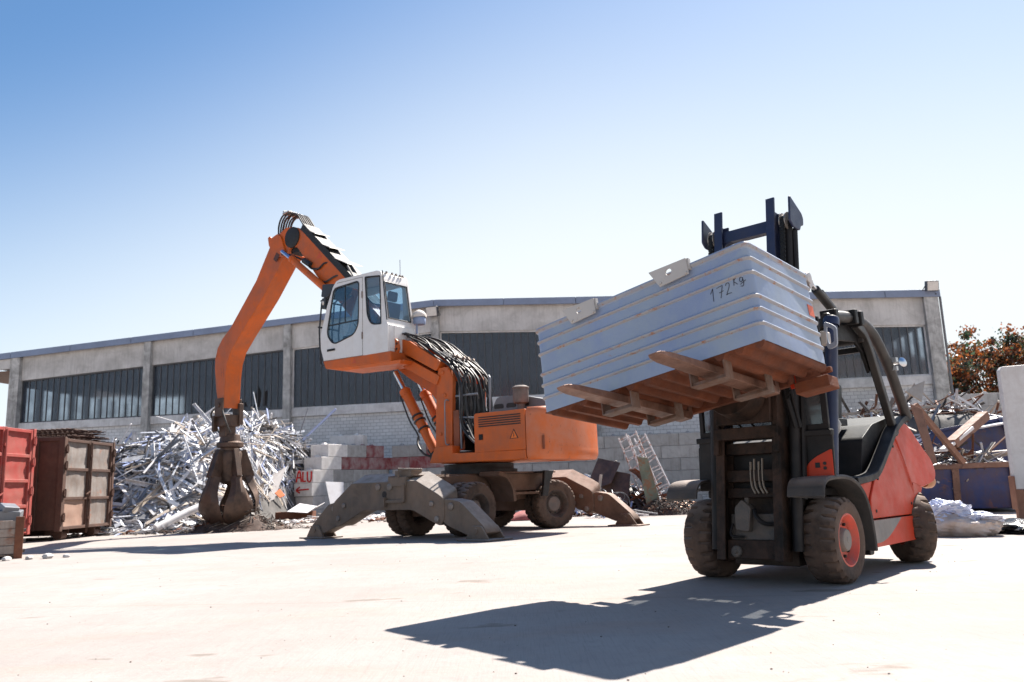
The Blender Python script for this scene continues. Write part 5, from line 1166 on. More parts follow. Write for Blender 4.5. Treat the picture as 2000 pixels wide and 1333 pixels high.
def single(name, label, cat, build, mt, bevel=0, group=None, smooth=38):
    m = MB(); build(m); return tag(m.build(name, mt, bevel=bevel, smooth=smooth), label, cat, group)
single('metal_pipe', 'fat white pipe sticking out of the heap at the left of the grapple', 'pipe', lambda m: m.tube([(-11.55, 26.3, .16), (-10.9, 27.2, .62), (-10.35, 27.9, .95)], .13, 16), whiteal)
single('window_profile', 'long bright bar lying level at the foot of the heap beside the brown container', 'metal bar', lambda m: (m.beam((-13.4, 27.6, .55), (-11.6, 28.2, .45), .1, .07), m.beam((-13.3, 27.5, .47), (-11.6, 28.1, .38), .05, .05)), whiteal, .004)
single('sheet_metal', 'bent white sheet lying in front of the ALU block', 'metal sheet', lambda m: (m.plate([(-9.3, 33.2, .40), (-8.5, 33.3, .32), (-8.2, 33.9, .55), (-9.0, 34.0, .70)], .02), m.plate([(-8.5, 33.3, .32), (-8.1, 33.1, .55), (-7.9, 33.7, .7), (-8.2, 33.9, .55)], .02)), whiteal)
single('sheet_metal', 'large crumpled pale sheet with rust spots leaning on the heap left of the ALU block', 'metal sheet', lambda m: (m.plate([(-11.4, 34.0, .4), (-10.3, 34.8, .9), (-10.2, 36.2, 2.3), (-11.2, 35.6, 1.6)], .02), m.plate([(-11.4, 34.0, .4), (-11.2, 35.6, 1.6), (-12.0, 35.0, 1.5), (-12.1, 33.8, .9)], .02)), mat('pale_rusty_sheet', (.50, .47, .45), .5, var=.1, rust=(.22, .10, .05), ramt=.8, rs=4, rth=.62))
single('panel', 'narrow white panel leaning against the side of the short block wall', 'panel', lambda m: m.plate([(-8.35, 37.2, .0), (-7.85, 37.5, .0), (-8.15, 38.5, 1.55), (-8.95, 38.3, 1.6)], .05), whiteal, .006)
single('steel_trough', 'rusty brown trough lying before the foot of the ALU stack', 'trough', lambda m: (m.bb((-9.9, 33.6, 0), (-8.4, 33.64, .38)), m.bb((-9.9, 34.3, 0), (-8.4, 34.34, .38)), m.bb((-9.9, 33.64, 0), (-9.86, 34.3, .38)), m.bb((-8.44, 33.64, 0), (-8.4, 34.3, .38)), m.bb((-9.9, 33.64, .0), (-8.4, 34.3, .03))), rustal, .006)
single('metal_channel', 'long pale blue pole rising slantwise from the top of the heap', 'pole', lambda m: m.beam((-10.1, 38.6, 3.6), (-8.55, 38.7, 5.05), .12, .1), blueal, .006)
single('metal_channel', 'thin upright grey bar standing on the heap before the hall column', 'pole', lambda m: m.beam((-10.2, 38.4, 3.9), (-9.85, 38.5, 5.1), .08, .05), greyal, .004)
single('metal_channel', 'dark brown box piece tipped on the left face of the heap', 'box section', lambda m: m.beam((-13.75, 35.0, 3.5), (-13.1, 34.7, 2.65), .45, .3), rustal, .01)
single('metal_hoop', 'black bent frame arching from the left shoulder of the heap', 'bent frame', lambda m: m.tube(bez([(-14.6, 33.5, 2.4), (-14.75, 33.8, 3.4), (-14.2, 34.2, 3.75), (-13.3, 34.5, 3.6)], 6), .06, 7), darkal)
single('plastic_piece', 'small orange scrap piece right of the grapple', 'scrap piece', lambda m: m.plate([(-9.9, 33.5, 1.15), (-9.65, 33.4, .95), (-9.5, 33.6, 1.05), (-9.75, 33.7, 1.32)], .04), mat('orange_piece', (.62, .14, .03), .6), .01)
single('stone', 'pale standing stone slab on the left crest of the heap', 'stone', lambda m: m.loft([[(-14.2+.42*w_*cos(a), 36.0+.22*w_*sin(a), 3.7+z) for a in [2*pi*k/10 for k in range(10)]] for z, w_ in ((0, 1), (.45, 1.05), (.8, .75), (1.0, .3))]), creamal)
# dust and shreds under the grapple
def pile_h(x, y):
    r = math.sqrt(((x+8.9)/1.7)**2+((y-26.3)/1.0)**2); return max(0, .85*max(0, 1-r)**1.2*(1+.5*hnoise(x*3, y*3)))
o = mound('shred_pile', pile_h, -10.8, -7.0, 25.2, 27.5, 60, mat('brown_shreds', (.075, .05, .04), .95, var=.5, vs=4, bump=.9, bs=8)); tag(o, 'dusty brown shreds dropping and piling up under the grapple', 'scrap pile', kind='stuff')
m = MB()
for i in range(700):
    a = rnd.uniform(0, 2*pi); r_ = abs(rnd.gauss(0, .75)); x = -8.9+r_*1.7*cos(a); y = 26.4+r_*sin(a)*.9; scrap_piece(m, Vector((x, y, pile_h(x, y)+.02)), hgrad(pile_h, x, y), rnd.uniform(.10, .24), (0, 1, 2, 2, 3, 3), .7)
q = m.build('shreds', [rustal, creamal, darkal, mat('brown_shreds', 0)], o, smooth=30); tag(q, kind='stuff')
# rubble along the foot of the heap and the walls
m = MB()
def stone(m, x, y, s, mi):
    n = 6; rr = []
    for z, k in ((0, .8), (.35, 1), (.7, .7), (.85, .2)): rr.append([(x+s*k*cos(2*pi*i/n+k)*rnd.uniform(.7, 1.2), y+s*k*sin(2*pi*i/n+k)*rnd.uniform(.7, 1.2), z*s) for i in range(n)])
    m.loft(rr, mi)
for i in range(420):
    u = rnd.random(); x = -14.5+u*9.5+rnd.gauss(0, .5); y = 26.4+max(0, u-.35)*13+abs(rnd.gauss(0, 1.0))*(1+u)
    if rnd.random() < .6: stone(m, x, y, rnd.uniform(.04, .16), rnd.choice((0, 0, 1, 2)))
    else: scrap_piece(m, Vector((x, y, .05)), Vector((0, 0, 1)), rnd.uniform(.25, .6), (0, 1, 2, 3), .25)
for i in range(260): stone(m, rnd.uniform(-6, 6), rnd.uniform(29, 34), rnd.uniform(.05, .16), rnd.choice((0, 0, 1, 2)))
tag(m.build('rubble', [whiteal, creamal, rustal, greyal], smooth=30), 'pale rubble and broken bits strewn along the foot of the heap and walls', 'rubble', kind='stuff')
m = MB()
for i in range(420):
    d = 3.2+14*rnd.random()**1.6; a = rnd.uniform(-.62, .62); x = d*sin(a); y = d*cos(a); stone(m, x, y, rnd.choice((.002, .003, .003, .004, .005, .008)), rnd.choice((0, 1, 1)))
for x, y, s in ((-.22, 3.75, .014), (-.08, 3.8, .010), (-.95, 4.3, .008)): stone(m, x, y, s, 1)
tag(m.build('grit', [mat('grit_grey', (.16, .14, .13), .9), mat('grit_brown', (.09, .06, .045), .9)], smooth=0), 'small dark stones and crumbs scattered over the concrete', 'grit', kind='stuff')

# ---- roll-off containers on the left
redc = mat('container_red', (.30, .036, .030), .55, var=.15, vs=1.2, dirt=(.25, .10, .08), damt=.65, ds=1.5, dth=.48, rust=(.12, .045, .03), ramt=.8, rs=4, rth=.66, streak=.2, bump=.15)
brownc = mat('container_brown', (.085, .04, .026), .75, var=.3, vs=1.5, dirt=(.05, .026, .018), damt=.7, ds=1.8, dth=.48, streak=.5, bump=.3)
panelc = mat('weathered_panel', (.20, .185, .175), .75, var=.3, vs=2.0, dirt=(.13, .085, .06), damt=.6, ds=1.6, dth=.5, rust=(.26, .10, .05), ramt=.8, rs=2.6, rth=.60, streak=.75, bump=.25)
tanc = mat('pinkish_panel', (.28, .18, .135), .75, var=.15, dirt=(.2, .1, .07), damt=.5, streak=.2, bump=.2)
def container(name, label, corner, ang, wdt, hgt, lng, bodym, panelms, rows, leaves=2, z0=.30):
    """corner = foot of the door's near post; x runs along the doors, y into the container"""
    T = thing(name, label, 'container', M=Matrix.Translation((corner[0], corner[1], 0)) @ Matrix.Rotation(ang, 4, 'Z'), group='roll-off containers')
    m = MB(); t = .06
    m.bb((0, .12, z0), (t, lng, hgt-.06)); m.bb((wdt-t, .12, z0), (wdt, lng, hgt-.06)); m.bb((t, lng-t, z0), (wdt-t, lng, hgt-.06)); m.bb((t, .12, z0), (wdt-t, lng-t, z0+.06))
    y = .7
    while y < lng-.3: m.bb((-.07, y, z0), (-.001, y+.10, hgt-.12)); m.bb((wdt+.001, y, z0), (wdt+.07, y+.10, hgt-.12)); y += .75
    m.build('body', bodym, T, bevel=.012)
    m = MB(); m.bb((-.05, .10, hgt-.12), (.09, lng, hgt)); m.bb((wdt-.09, .10, hgt-.12), (wdt+.05, lng, hgt)); m.bb((.09, lng-.12, hgt-.12), (wdt-.09, lng, hgt)); m.build('top_rail', bodym, T, bevel=.015)
    m = MB(); m.bb((-.06, -.05, z0-.04), (.07, .12, hgt)); m.bb((wdt-.07, -.05, z0-.04), (wdt+.06, .12, hgt)); build_split(m, 'door_post', bodym, T, bevel=.012)
    lw = (wdt-.14)/leaves
    for k in range(leaves):
        x0 = .075+k*lw; x1 = x0+lw-.01
        m = MB(); f = .085
        m.bb((x0, -.03, z0), (x0+f, .07, hgt-.03)); m.bb((x1-f, -.03, z0), (x1, .07, hgt-.03))
        for r_ in range(rows+1):
            z = z0+(hgt-.13-z0)*r_/rows; m.bb((x0+f, -.03, z), (x1-f, .06, z+.09))
        d = m.build('door', bodym, T, bevel=.012)
        for r_ in range(rows):
            za = z0+(hgt-.13-z0)*r_/rows+.091; zb = z0+(hgt-.13-z0)*(r_+1)/rows-.001
            m = MB(); nx = 8; nz = 6; vs = []; fs = []                 # slightly dented sheet
            for j in range(nz+1):
                for i in range(nx+1):
                    u, v = i/nx, j/nz; e = 0 if i in (0, nx) or j in (0, nz) else 1
                    vs.append((x0+f+u*(x1-x0-2*f), .035+e*(.025*hnoise(u*5+k*3+r_, v*4+r_*2)+.01), za+v*(zb-za)))
            for j in range(nz):
                for i in range(nx): a = j*(nx+1)+i; fs.append((a, a+1, a+nx+2, a+nx+1))
            m.add(vs, fs); m.build('door_panel', panelms[(k+r_*leaves) % len(panelms)], d, smooth=60)
        for zz in (z0+.35, (z0+hgt)/2-.3, (z0+hgt)/2+.5, hgt-.35):
            hx = x0-.03 if k == 0 else x1+.03
            m = MB(); m.bb((hx-.06, -.10, zz-.08), (hx+.06, -.04, zz+.08)); m.cyl((hx, -.09, zz-.13), (hx, -.09, zz+.13), .03, n=8); m.build('hinge', bodym, d)
    m = MB(); xm = .075+lw; m.cyl((xm, -.07, z0), (xm, -.07, hgt-.1), .03, n=8); m.beam((xm, -.09, z0+1.1), (xm-.25, -.09, z0+1.0), .03, .03)
    for zz in (z0+.3, z0+.9, hgt-.5): m.bb((xm-.06, -.08, zz-.04), (xm+.06, -.03, zz+.04))
    m.build('lock_bar', bodym, T)
    for xx in (.55, wdt-.55):
        m = MB(); m.cyl((xx-.16, .25, .13), (xx+.16, .25, .13), .13, n=16); m.bb((xx-.2, .1, .16), (xx-.17, .6, z0)); m.bb((xx+.17, .1, .16), (xx+.2, .6, z0)); build_split(m, 'roller', bodym, T, bevel=.006)
    m = MB(); m.bb((.8, .3, .12), (.92, lng, z0)); m.bb((wdt-.92, .3, .12), (wdt-.8, lng, z0)); build_split(m, 'skid_rail', bodym, T)
    return T
container('roll_off_container', 'tall brown steel container with weathered grey door panels left of the scrap heap', (-13.2, 23.75), R(91.4), 3.05, 2.97, 5.5, brownc, [tanc, panelc, panelc, panelc, panelc, panelc], 3)
container('roll_off_container', 'red steel container with ribbed door cut by the left picture edge', (-13.55, 20.15), R(91.4), 2.75, 3.15, 5.0, redc, [redc], 4, z0=.28)
# low battered crate, small skip, bundle of mesh mats
T = thing('steel_crate', 'low battered crate of rusty planks at the left picture edge', 'crate', (-10.0, 16.65, 0), R(31))
m = MB()
for k in range(4): m.bb((-2.2, -.02+.004*(k % 2), .10+.165*k), (-.11, .05, .255+.165*k))
m.bb((-.05, .08, .08), (.0, 1.3, .74)); m.bb((-2.2, 1.25, .08), (-.06, 1.3, .74)); m.bb((-2.2, .06, .05), (-.06, 1.25, .09)); m.build('plank', mat('grey_rusty_plank', (.30, .25, .215), .85, var=.25, rust=(.2, .08, .04), ramt=.8, rs=4, rth=.58, streak=.4, dirt=(.12, .07, .05), damt=.5, bump=.3), T, bevel=.008)
m = MB(); m.bb((-.12, -.05, 0), (.03, .09, .82)); m.bb((-.10, 1.22, 0), (.03, 1.33, .8)); build_split(m, 'post', rustal, T, bevel=.008)
m = MB()
for z in (.15, .35, .55): m.cyl((.03, .02, z), (.07, .02, z), .035, n=8)
m.build('hinge', darkal, T)
single('scrap_bundle', 'grey scrap lump lying on the low crate', 'scrap', lambda m: (m.box((-10.5, 16.95, .85), (.5, .4, .22), (.1, .1, .4)), m.box((-10.45, 16.9, 1.0), (.3, .3, .12), (.3, .1, .9))), greyal, .02)
T = thing('small_skip', 'small pale grey skip between the brown container and the heap', 'skip', (-14.9, 30.2, 0), R(6))
m = MB(); m.loft([[(-1.2, -.8, .15), (.2, -.8, .15), (.2, .8, .15), (-1.2, .8, .15)], [(-1.5, -1.0, 1.95), (.62, -1.0, 1.95), (.62, 1.0, 1.95), (-1.5, 1.0, 1.95)]]); m.build('body', mat('skip_grey', (.30, .34, .40), .6, var=.12, dirt=(.2, .17, .16), damt=.4, rust=(.2, .08, .04), ramt=.6, rs=4, rth=.66, bump=.1), T, bevel=.02)
m = MB(); m.bb((-1.56, -1.06, 1.94), (.70, 1.06, 2.06)); m.build('rim', mat('skip_rim', (.42, .34, .30), .7, var=.2, rust=(.25, .1, .05), ramt=.8, rs=5, rth=.55), T, bevel=.015)
T = thing('mesh_bundle', 'bundle of rusty wire mesh mats stacked behind the brown container', 'mesh mats', (-18.9, 31.5, 0), R(-6))
m = MB()
for k in range(9):
    z = 3.1+.085*k; dx = rnd.uniform(-.25, .25)
    for i in range(14): m.cyl((-1.9+dx, -1.0+.16*i, z), (2.5+dx+rnd.uniform(-.2, .2), -1.0+.16*i, z+rnd.uniform(-.04, .04)), .016, n=5)
    for i in range(22): m.cyl((-1.9+dx+.2*i, -1.1, z+.02), (-1.9+dx+.2*i, 1.2, z+.02), .016, n=5)
m.build('mesh_mat', mat('dark_rust', (.06, .026, .016), .8, var=.4), T, smooth=60)
m = MB()
for x in (-1.4, 0, 1.4): m.bb((x-.1, -1, 0), (x+.1, 1, 3.08))
m.build('trestle', darkal, T)
# stones by the crate
for i, (x, y, s) in enumerate(((-10.15, 15.95, .13), (-9.9, 16.05, .10), (-9.55, 16.2, .09), (-9.25, 16.3, .12), (-8.95, 16.4, .08), (-10.0, 15.75, .09))):
    m = MB(); rnd.seed(40+i); stone(m, x, y, s, 0)
    tag(m.build('stone', mat('pale_stone', (.42, .40, .39), .9, var=.2, bump=.3), bevel=.01), f'pale rubble stone, {NTH[i]} from the left before the low crate', 'stone', 'stones before the low crate')
rnd.seed(11)

# ---- scrap between digger and forklift
single('steel_scoop', 'rusty curved steel scoop lying on its side behind the forklift', 'scoop', lambda m: m.loft([[(3.55+1.15*k_*cos(a)-.2, 27.2+.35*(1-k_), .62+1.05*sin(a)*k_) for k_ in (1, .95)] + [(3.55+1.15*k_*cos(a)-.2, 28.6, .62+1.05*sin(a)*k_) for k_ in (.95, 1)] for a in [R(-150+15*i) for i in range(15)]]), rustm, .01)
single('sheet_metal', 'greenish upright edge plate of the rusty scoop', 'metal sheet', lambda m: m.plate([(4.25, 27.0, 0), (4.75, 27.0, 0), (4.35, 27.1, 1.85), (4.0, 27.1, 1.9)], .06), mat('green_rust', (.13, .15, .11), .7, var=.3, rust=(.22, .09, .04), ramt=.8, rs=5, rth=.52), .01)
for i, pts in enumerate(([(2.3, 28.5, .75), (3.2, 28.0, 1.05), (3.6, 28.4, 1.75), (2.9, 28.9, 1.95)], [(2.6, 28.2, .4), (3.7, 27.8, .3), (3.9, 28.2, 1.35), (3.3, 28.6, 1.5)], [(1.9, 29.0, .2), (3.0, 28.8, .1), (3.1, 29.2, 1.0), (2.2, 29.4, 1.2)])):
    single('sheet_metal', ['dark folded panel with a pale top edge rising above the digger leg', 'dark brown panel leaning beside the rusty scoop', 'dark sheet lying low behind the rear stabiliser'][i], 'metal sheet', lambda m: m.plate(pts, .04), mat('dark_brown_sheet', (.06, .035, .028), .55, var=.4, dirt=(.14, .08, .05), damt=.5), .008, 'dark sheets by the scoop')
frm = mat('white_rusty_tube', (.58, .56, .56), .5, .1, var=.1, rust=(.30, .11, .05), ramt=.9, rs=5, rth=.54)
for i, (o_, ang, lean) in enumerate((((4.75, 28.3, 0), R(25), R(-14)), ((5.25, 28.8, 0), R(-10), R(-22)))):
    T = Matrix.Translation(o_) @ Matrix.Rotation(ang, 4, 'Z') @ Matrix.Rotation(lean, 4, 'Y') @ Matrix.Rotation(R(-12), 4, 'X'); m = MB(T)
    for y in (0, .55):
        for x in (0, .42): m.beam((x, y, 0), (x, y, 2.9), .045, .045)
    for k in range(8):
        z = .2+.36*k
        for y in (0, .55): m.beam((0, y, z), (.42, y, z+.1*(k % 2)), .04, .03)
        for x in (0, .42): m.beam((x, 0, z+.08), (x, .55, z+.08), .03, .04)
    tag(m.build('metal_rack', frm, smooth=0), ['leaning white and rusty tube rack nearer the scoop', 'leaning tube rack close beside the forklift wheel'][i], 'rack', 'tube racks leaning by the scoop')
def sw_h(x, y):
    r = math.sqrt(((x-5.0)/1.15)**2+((y-26.9)/.9)**2); return max(0, .62*max(0, 1-r)**.8*(1+.3*hnoise(x*3, y*3)))
o = mound('swarf_pile', sw_h, 3.7, 6.3, 25.8, 28.0, 50, mat('swarf_base', (.05, .03, .025), .8, var=.5, vs=5, bump=.9, bs=14)); tag(o, 'low pile of dark curly metal turnings beside the forklift', 'swarf pile', kind='stuff')
m = MB()
for i in range(900):
    a = rnd.uniform(0, 2*pi); r_ = rnd.random()**.6; x = 5.0+r_*1.1*cos(a); y = 26.9+r_*.85*sin(a); h = sw_h(x, y); p = Vector((x, y, h+.02)); t, n_ = frame_of(hgrad(sw_h, x, y)); b = n_.cross(t); rr = rnd.uniform(.03, .07)
    m.tube([p+t*(rr*cos(q_*1.1))+(n_*sin(q_*1.1)*rr)+b*(.02*q_) for q_ in range(7)], .007, 4, rnd.choice((0, 1, 1)), cap=False)
q = m.build('swarf', [mat('swarf_metal', (.22, .12, .08), .35, .8, var=.4), darkal], o); tag(q, kind='stuff')
m = MB()
for i in range(26):
    c = Vector((2.95+rnd.gauss(0, .18), 26.6+rnd.gauss(0, .15), .35+rnd.uniform(-.2, .25))); ax = Vector((rnd.gauss(0, 1), rnd.gauss(0, 1), rnd.gauss(0, 1))).normalized(); x = ax.orthogonal().normalized(); y = ax.cross(x); r_ = rnd.uniform(.2, .42)
    m.tube([c+r_*(cos(2*pi*k/18)*x+sin(2*pi*k/18)*y*rnd.uniform(.8, 1.1)) for k in range(19)], .009, 5, cap=False)
tag(m.build('wire_tangle', mat('grey_wire', (.22, .23, .24), .4, .7)), 'tangled coil of grey wire by the rear stabiliser foot', 'wire')
def low_h(x, y):
    r = math.sqrt(((x-3.6)/3.2)**2+((y-29.6)/2.2)**2); return max(0, .75*max(0, 1-r)*(1+.3*hnoise(x*2, y*2)))
m = MB()
for i in range(330):
    x = 3.6+rnd.gauss(0, 1.3); y = 29.2+rnd.gauss(0, .9); scrap_piece(m, Vector((x, y, low_h(x, y)+.05)), hgrad(low_h, x, y), rnd.uniform(.4, .8), (2, 4, 4, 6, 6, 5, 1, 0), .6)
tag(m.build('mixed_scrap', SCR, smooth=30), 'loose dark mixed scrap lying around the rusty scoop', 'scrap', kind='stuff')
single('metal_bar', 'pale flat bar lying on the ground before the wire coil', 'metal bar', lambda m: m.beam((2.9, 25.8, .22), (4.0, 25.5, .05), .1, .05), whiteal, .004)
single('metal_bar', 'grey flat bar lying between the pale bar and the turnings', 'metal bar', lambda m: m.beam((3.5, 26.2, .22), (4.35, 25.9, .06), .12, .05), greyal, .004)
single('metal_bar', 'pale post standing in front of the wire coil', 'post', lambda m: m.beam((2.5, 26.6, .1), (2.75, 26.8, 1.35), .07, .07), creamal, .004)
single('tarpaulin', 'crumpled red sheet lying on the ground beyond the digger wheels', 'tarpaulin', lambda m: m.loft([[(-.55+1.5*(i/8), 26.4+.5*sin(a), .02+(.28+.05*hnoise(i, 2))*max(0, cos(a))*sin(pi*min(1, max(0, (i+.3)/8.6)))) for a in [R(-90+20*j) for j in range(10)]] for i in range(9)]), mat('faded_red_sheet', (.30, .09, .08), .7, var=.3, bump=.4))

# ---- right side: skips, standing panel, bag, black film
bluep = mat('skip_blue', (.008, .028, .125), .5, var=.25, vs=1.5, dirt=(.065, .032, .022), damt=.7, ds=1.4, dth=.52, rust=(.15, .06, .035), ramt=.85, rs=2.4, rth=.60, streak=.4, bump=.15)
T = thing('blue_skip', 'low dark blue skip with rusty rim behind the forklift', 'skip', (11.2, 20.9, 0), R(-14))
m = MB(); m.loft([[(-2.2, 0, .10), (1.55, 0, .10), (1.55, 1.8, .10), (-2.2, 1.8, .10)], [(-2.45, -.15, 1.12), (1.75, -.15, 1.12), (1.75, 2.0, 1.12), (-2.45, 2.0, 1.12)]]); m.build('body', bluep, T, bevel=.02)
m = MB(); m.bb((-2.52, -.22, 1.10), (1.82, -.06, 1.24)); m.bb((-2.52, 1.9, 1.10), (1.82, 2.05, 1.24)); m.bb((1.70, -.06, 1.10), (1.82, 1.9, 1.24)); m.bb((-2.52, -.06, 1.1), (-2.4, 1.9, 1.24)); m.build('rim', mat('rusty_rim', (.16, .085, .06), .7, var=.3, rust=(.06, .03, .03), ramt=.8, rs=4, rth=.55), T, bevel=.02)
for x in (-1.4, -.1, 1.2): m = MB(); m.prism([(-.001, .1), (-.07, .12), (-.22, 1.1), (-.16, 1.1)], 'x', x-.08, x+.08); m.build('rib', MATS['rusty_rim'], T, bevel=.008)
T = thing('tall_skip', 'taller blue and rust skip wall rising behind the low blue skip', 'skip', (12.2, 23.2, 0), R(-12))
m = MB(); m.loft([[(-.9, 0, 0), (2.0, 0, 0), (2.0, 2.2, 0), (-.9, 2.2, 0)], [(-.9, 0, 1.75), (2.15, 0, 2.0), (2.15, 2.4, 2.0), (-.9, 2.4, 1.75)], [(-.35, .05, 2.15), (1.45, .0, 2.42), (1.45, 2.4, 2.42), (-.35, 2.4, 2.15)]]); m.build('body', bluep, T, bevel=.02)
m = MB(); m.beam((1.45, -.03, 2.45), (2.3, -.1, .9), .16, .1); m.beam((-.35, .0, 2.17), (1.5, -.02, 2.45), .08, .08); m.build('edge_rail', bluep, T, bevel=.01)
def rs_h(x, y):
    r = math.sqrt(((x-12.6)/4.2)**2+((y-25.6)/3.4)**2); return max(0, 2.75*smooth01(1, .35, r)*(1+.10*hnoise(x, y)))
o = mound('scrap_pile', rs_h, 8, 17.5, 21.8, 29.5, 50, heapbase); tag(o, 'mixed pile of brown and silver scrap above the blue skips', 'scrap pile', kind='stuff')
m = MB()
for i in range(2600):
    x = rnd.uniform(9, 16.5); y = rnd.uniform(22.3, 28); h = rs_h(x, y)
    if h < .3 or (x > 11.3 and y < 24.8): continue
    scrap_piece(m, Vector((x, y, h+rnd.uniform(0, .15))), hgrad(rs_h, x, y), rnd.uniform(.35, .8), (0, 0, 1, 2, 3, 6, 6, 6, 4), .5)
for i in range(240):
    x = rnd.uniform(9.4, 12.4); y = 21.0+rnd.uniform(0, 1.6)-.2*(x-11); scrap_piece(m, Vector((x, y, 1.2+rnd.uniform(-.1, .35)*(1 if x < 11.6 else .4))), Vector((rnd.gauss(0, .3), rnd.gauss(0, .3), 1)), rnd.uniform(.35, .7), (0, 1, 2, 3, 6, 6, 4, 4), .6)
q = m.build('scrap_pieces', SCR, o, smooth=30); tag(q, kind='stuff')
brbeam = mat('brown_beam', (.20, .10, .065), .7, var=.25, rust=(.1, .05, .035), ramt=.6, rs=5, rth=.6, bump=.2)
single('steel_beam', 'long brown beam sloping down across the scrap into the low blue skip', 'beam', lambda m: m.beam((10.023, 20.3, 2.733), (11.053, 20.3, 1.235), .16, .12), brbeam, .01)
single('steel_beam', 'brown box section with a pale flank pointing up out of the skip', 'beam', lambda m: m.beam((10.972, 20.6, 1.72), (12.472, 21.6, 2.475), .26, .22), brbeam, .01)
single('steel_beam', 'white channel lying beneath the brown box section', 'beam', lambda m: m.beam((10.642, 20.4, 1.569), (11.726, 21, 2.133), .2, .08), whiteal, .01)
single('sheet_metal', 'torn pale sheet with an orange edge standing on the scrap behind the forklift', 'metal sheet', lambda m: m.plate([(10.655, 22, 3.231), (11.065, 22, 2.937), (11.32, 22.2, 3.514), (11.133, 22.3, 3.434)], .04), creamal)
single('sheet_metal', 'brown plate leaning down beside the forklift counterweight', 'metal sheet', lambda m: m.plate([(9.285, 19, 2.629), (9.533, 19, 2.5), (9.527, 18.6, 1.241), (9.38, 18.6, 1.189)], .05), brbeam, .008)
single('sheet_metal', 'white sheet resting on the top edge of the tall skip', 'metal sheet', lambda m: m.plate([(12.87, 22.8, 2.192), (13.555, 22.6, 2.295), (14.199, 24, 2.591), (13.735, 24, 2.517)], .05), whiteal, .008)
T = thing('standing_panel', 'tall white steel panel with rusty lower edge standing at the right picture edge', 'panel', (10.62, 17.6, 0), R(-4))
m = MB(); m.prism([(0.0, .62), (.02, 3.18), (.08, 3.26), (3.0, 3.40), (3.0, .55)], 'y', 0, .16); m.build('plate', mat('panel_white', (.60, .57, .55), .6, var=.06, dirt=(.36, .30, .27), damt=.4, rust=(.25, .11, .06), ramt=.7, rs=2.5, rth=.64, streak=.25, bump=.1), T, bevel=.02)
m = MB(); m.prism([(.0, 0), (.0, .61), (3.0, .54), (3.0, 0)], 'y', .01, .14); m.bb((-.03, -.03, .2), (-.002, .2, .9)); m.build('rusty_edge', mat('rusty_edge', (.30, .14, .085), .8, var=.25, dirt=(.12, .05, .03), damt=.6, bump=.3), T, bevel=.01)
def blob(m, c, r3, nse, seed, nu=40, nv=22, flat=.0, mi=0):
    rings = []
    for j in range(nv+1):
        th_ = pi*j/nv; ring = []
        for i in range(nu):
            ph = 2*pi*i/nu; d = Vector((sin(th_)*cos(ph), sin(th_)*sin(ph), cos(th_)))
            k = 1+nse*(hnoise(d.x*3+seed, d.y*3+d.z*2)+.7*abs(hnoise(d.x*8+seed, d.z*9+d.y*5)))
            p = Vector((d.x*r3[0]*k, d.y*r3[1]*k, d.z*r3[2]*k)); p.z = max(p.z, -r3[2]*.75)
            ring.append(Vector(c)+p)
        rings.append(ring)
    m.loft(rings, mi)
T = thing('plastic_bag', 'bulging bag of white and bluish plastic film lying behind the forklift', 'bag', (7.25, 13.75, 0), R(-32))
m = MB(); blob(m, (0, 0, .16), (.60, .36, .22), .22, 2, 60, 32); m.build('bag', mat('tan_plastic', (.46, .36, .30), .45, var=.2, vs=4, dirt=(.62, .60, .60), damt=.6, ds=4, bump=.5, bs=18), T, smooth=60)
m = MB(); blob(m, (-.16, .03, .36), (.40, .28, .18), .50, 7, 80, 44); blob(m, (.18, .0, .28), (.36, .26, .10), .45, 5, 60, 32); m.build('film', mat('white_film', (.68, .70, .78), .25, var=.1, vs=5, dirt=(.35, .40, .62), damt=.6, ds=5, dth=.5, bump=.7, bs=14), T, smooth=60)
single('plastic_film', 'crumpled black plastic film at the right picture edge beyond the bag', 'plastic film', lambda m: (blob(m, (8.55, 14.0, .05), (.75, .5, .14), .35, 3, 48, 24), blob(m, (8.9, 13.6, .05), (.6, .4, .16), .35, 9, 48, 24)), mat('black_film', (.012, .012, .014), .22, var=.3, bump=.6, bs=14), smooth=60)
for i in range(3):
    single('scrap_offcut', ['pale scrap offcut on the ground right of the black film', 'bent brown scrap offcut before the black film', 'thin grey offcut beside the bag'][i], 'offcut', lambda m: m.beam((8.2+.35*i, 13.3+.15*i, .03), (8.7+.3*i, 13.15+.1*i, .06), .08, .02), [whiteal, rustal, greyal][i])

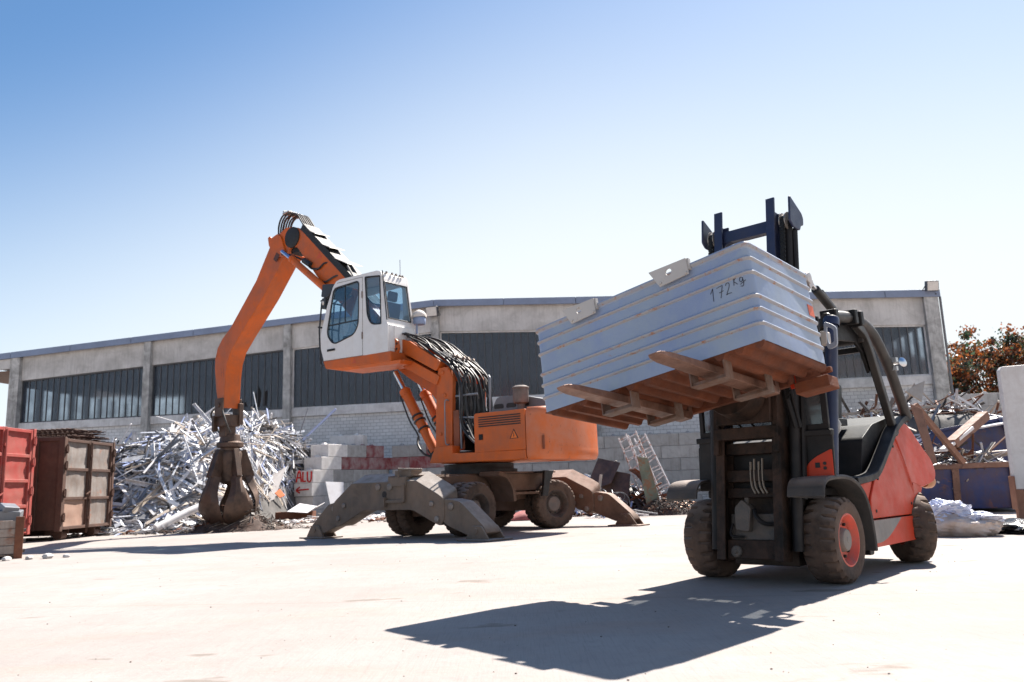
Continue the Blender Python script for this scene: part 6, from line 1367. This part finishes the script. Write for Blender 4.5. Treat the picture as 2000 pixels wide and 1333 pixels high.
# ---- trees beyond the yard and the neighbouring roof
def leaf_mat(name, a, b, c):
    m = bpy.data.materials.new(name); m.use_nodes = True; nt = m.node_tree; N = nt.nodes; L = nt.links
    tc = N.new('ShaderNodeTexCoord'); n = N.new('ShaderNodeTexNoise'); n.inputs['Scale'].default_value = 1.1; n.inputs['Detail'].default_value = 10; n.inputs['Roughness'].default_value = .75
    L.new(tc.outputs['Object'], n.inputs[0]); r = N.new('ShaderNodeValToRGB'); L.new(n.outputs['Fac'], r.inputs[0])
    e = r.color_ramp.elements; e[0].position = .46; e[0].color = (*a, 1); e[1].position = .62; e[1].color = (*c, 1); x = e.new(.5); x.color = (*b, 1)
    d = N.new('ShaderNodeBsdfDiffuse'); t = N.new('ShaderNodeBsdfTranslucent'); L.new(r.outputs[0], d.inputs[0]); L.new(r.outputs[0], t.inputs[0])
    g_ = N.new('ShaderNodeBsdfGlossy'); g_.inputs['Roughness'].default_value = .4; g_.inputs[0].default_value = (.8, .8, .8, 1)
    mx = N.new('ShaderNodeMixShader'); mx.inputs[0].default_value = .55; L.new(d.outputs[0], mx.inputs[1]); L.new(t.outputs[0], mx.inputs[2])
    m2 = N.new('ShaderNodeMixShader'); m2.inputs[0].default_value = .06; L.new(mx.outputs[0], m2.inputs[1]); L.new(g_.outputs[0], m2.inputs[2])
    L.new(m2.outputs[0], N['Material Output'].inputs[0]); return m
autumn = leaf_mat('autumn_leaves', (.03, .065, .035), (.16, .055, .018), (.40, .11, .022))
bark = mat('bark', (.07, .055, .045), .9, var=.3, bump=.4)
def tree(label, x, y, hc, rx, rz_, nclump, seed, ls=.24, per=75):
    rg = random.Random(seed); T = thing('autumn_tree', label, 'tree', (x, y, 0), group='trees beyond the block wall')
    m = MB(); m.tube(bez([(0, 0, 0), (.1, 0, hc*.4), (0, .1, hc*.75), (.1, 0, hc+rz_*.5)], 4), [.26-.018*k for k in range(13)], 9)
    cl = []
    for i in range(nclump):
        u = rg.uniform(-1, 1); a = rg.uniform(0, 2*pi); rr = rg.uniform(.35, 1)**.6; s = math.sqrt(1-u*u)
        k = 1+.22*sin(3*a+seed)+.15*sin(5*a+u*4)
        cl.append(Vector((rx*rr*s*cos(a)*k, rx*rr*s*sin(a)*k, hc+rz_*rr*u*k)))
    for c in cl[:26]: m.tube(bez([(0, 0, hc*.55+rg.uniform(-.3, .6)), c*.5+Vector((0, 0, hc*.32)), c], 4), [.09-.008*k for k in range(9)], 5)
    m.build('trunk', bark, T)
    m = MB()
    for c in cl:
        cr = rg.uniform(.28, .6)
        for i in range(per):
            p = c+Vector((rg.gauss(0, cr*.6), rg.gauss(0, cr*.6), rg.gauss(0, cr*.5))); a = Vector((rg.gauss(0, 1), rg.gauss(0, 1), rg.gauss(0, .7))).normalized(); b = a.orthogonal().normalized(); c2 = a.cross(b); s = ls*rg.uniform(.6, 1.3)
            m.add([p-b*s*.5, p+c2*s*.32, p+b*s*.55, p-c2*s*.32], [(0, 1, 2, 3)])
    m.build('crown', autumn, T, smooth=0, normals=False)
tree('orange and green autumn tree rising highest above the wall at the right edge', 32.6, 55, 7.4, 3.5, 2.9, 190, 3)
tree('smaller rust coloured tree standing next to the hall corner', 29.6, 56, 5.4, 2.0, 2.0, 70, 5)
tree('rust coloured tree at the extreme right behind the standing panel', 36.5, 54, 6.2, 3.0, 3.0, 100, 8)
T = thing('house', 'pale house with a projecting eave just right of the hall corner', 'house', (26.5, 66, 0), 0)
m = MB(); m.bb((-4, 0, 0), (7.5, 8, 9.2)); m.build('wall', whiteal, T)
m = MB(); m.prism([(-4.8, 9.0), (8.9, 9.15), (8.9, 9.45), (2, 12.2), (-4.8, 9.4)], 'y', -.6, 8.6); m.build('roof', mat('roof_tile', (.20, .09, .06), .85, var=.25), T)
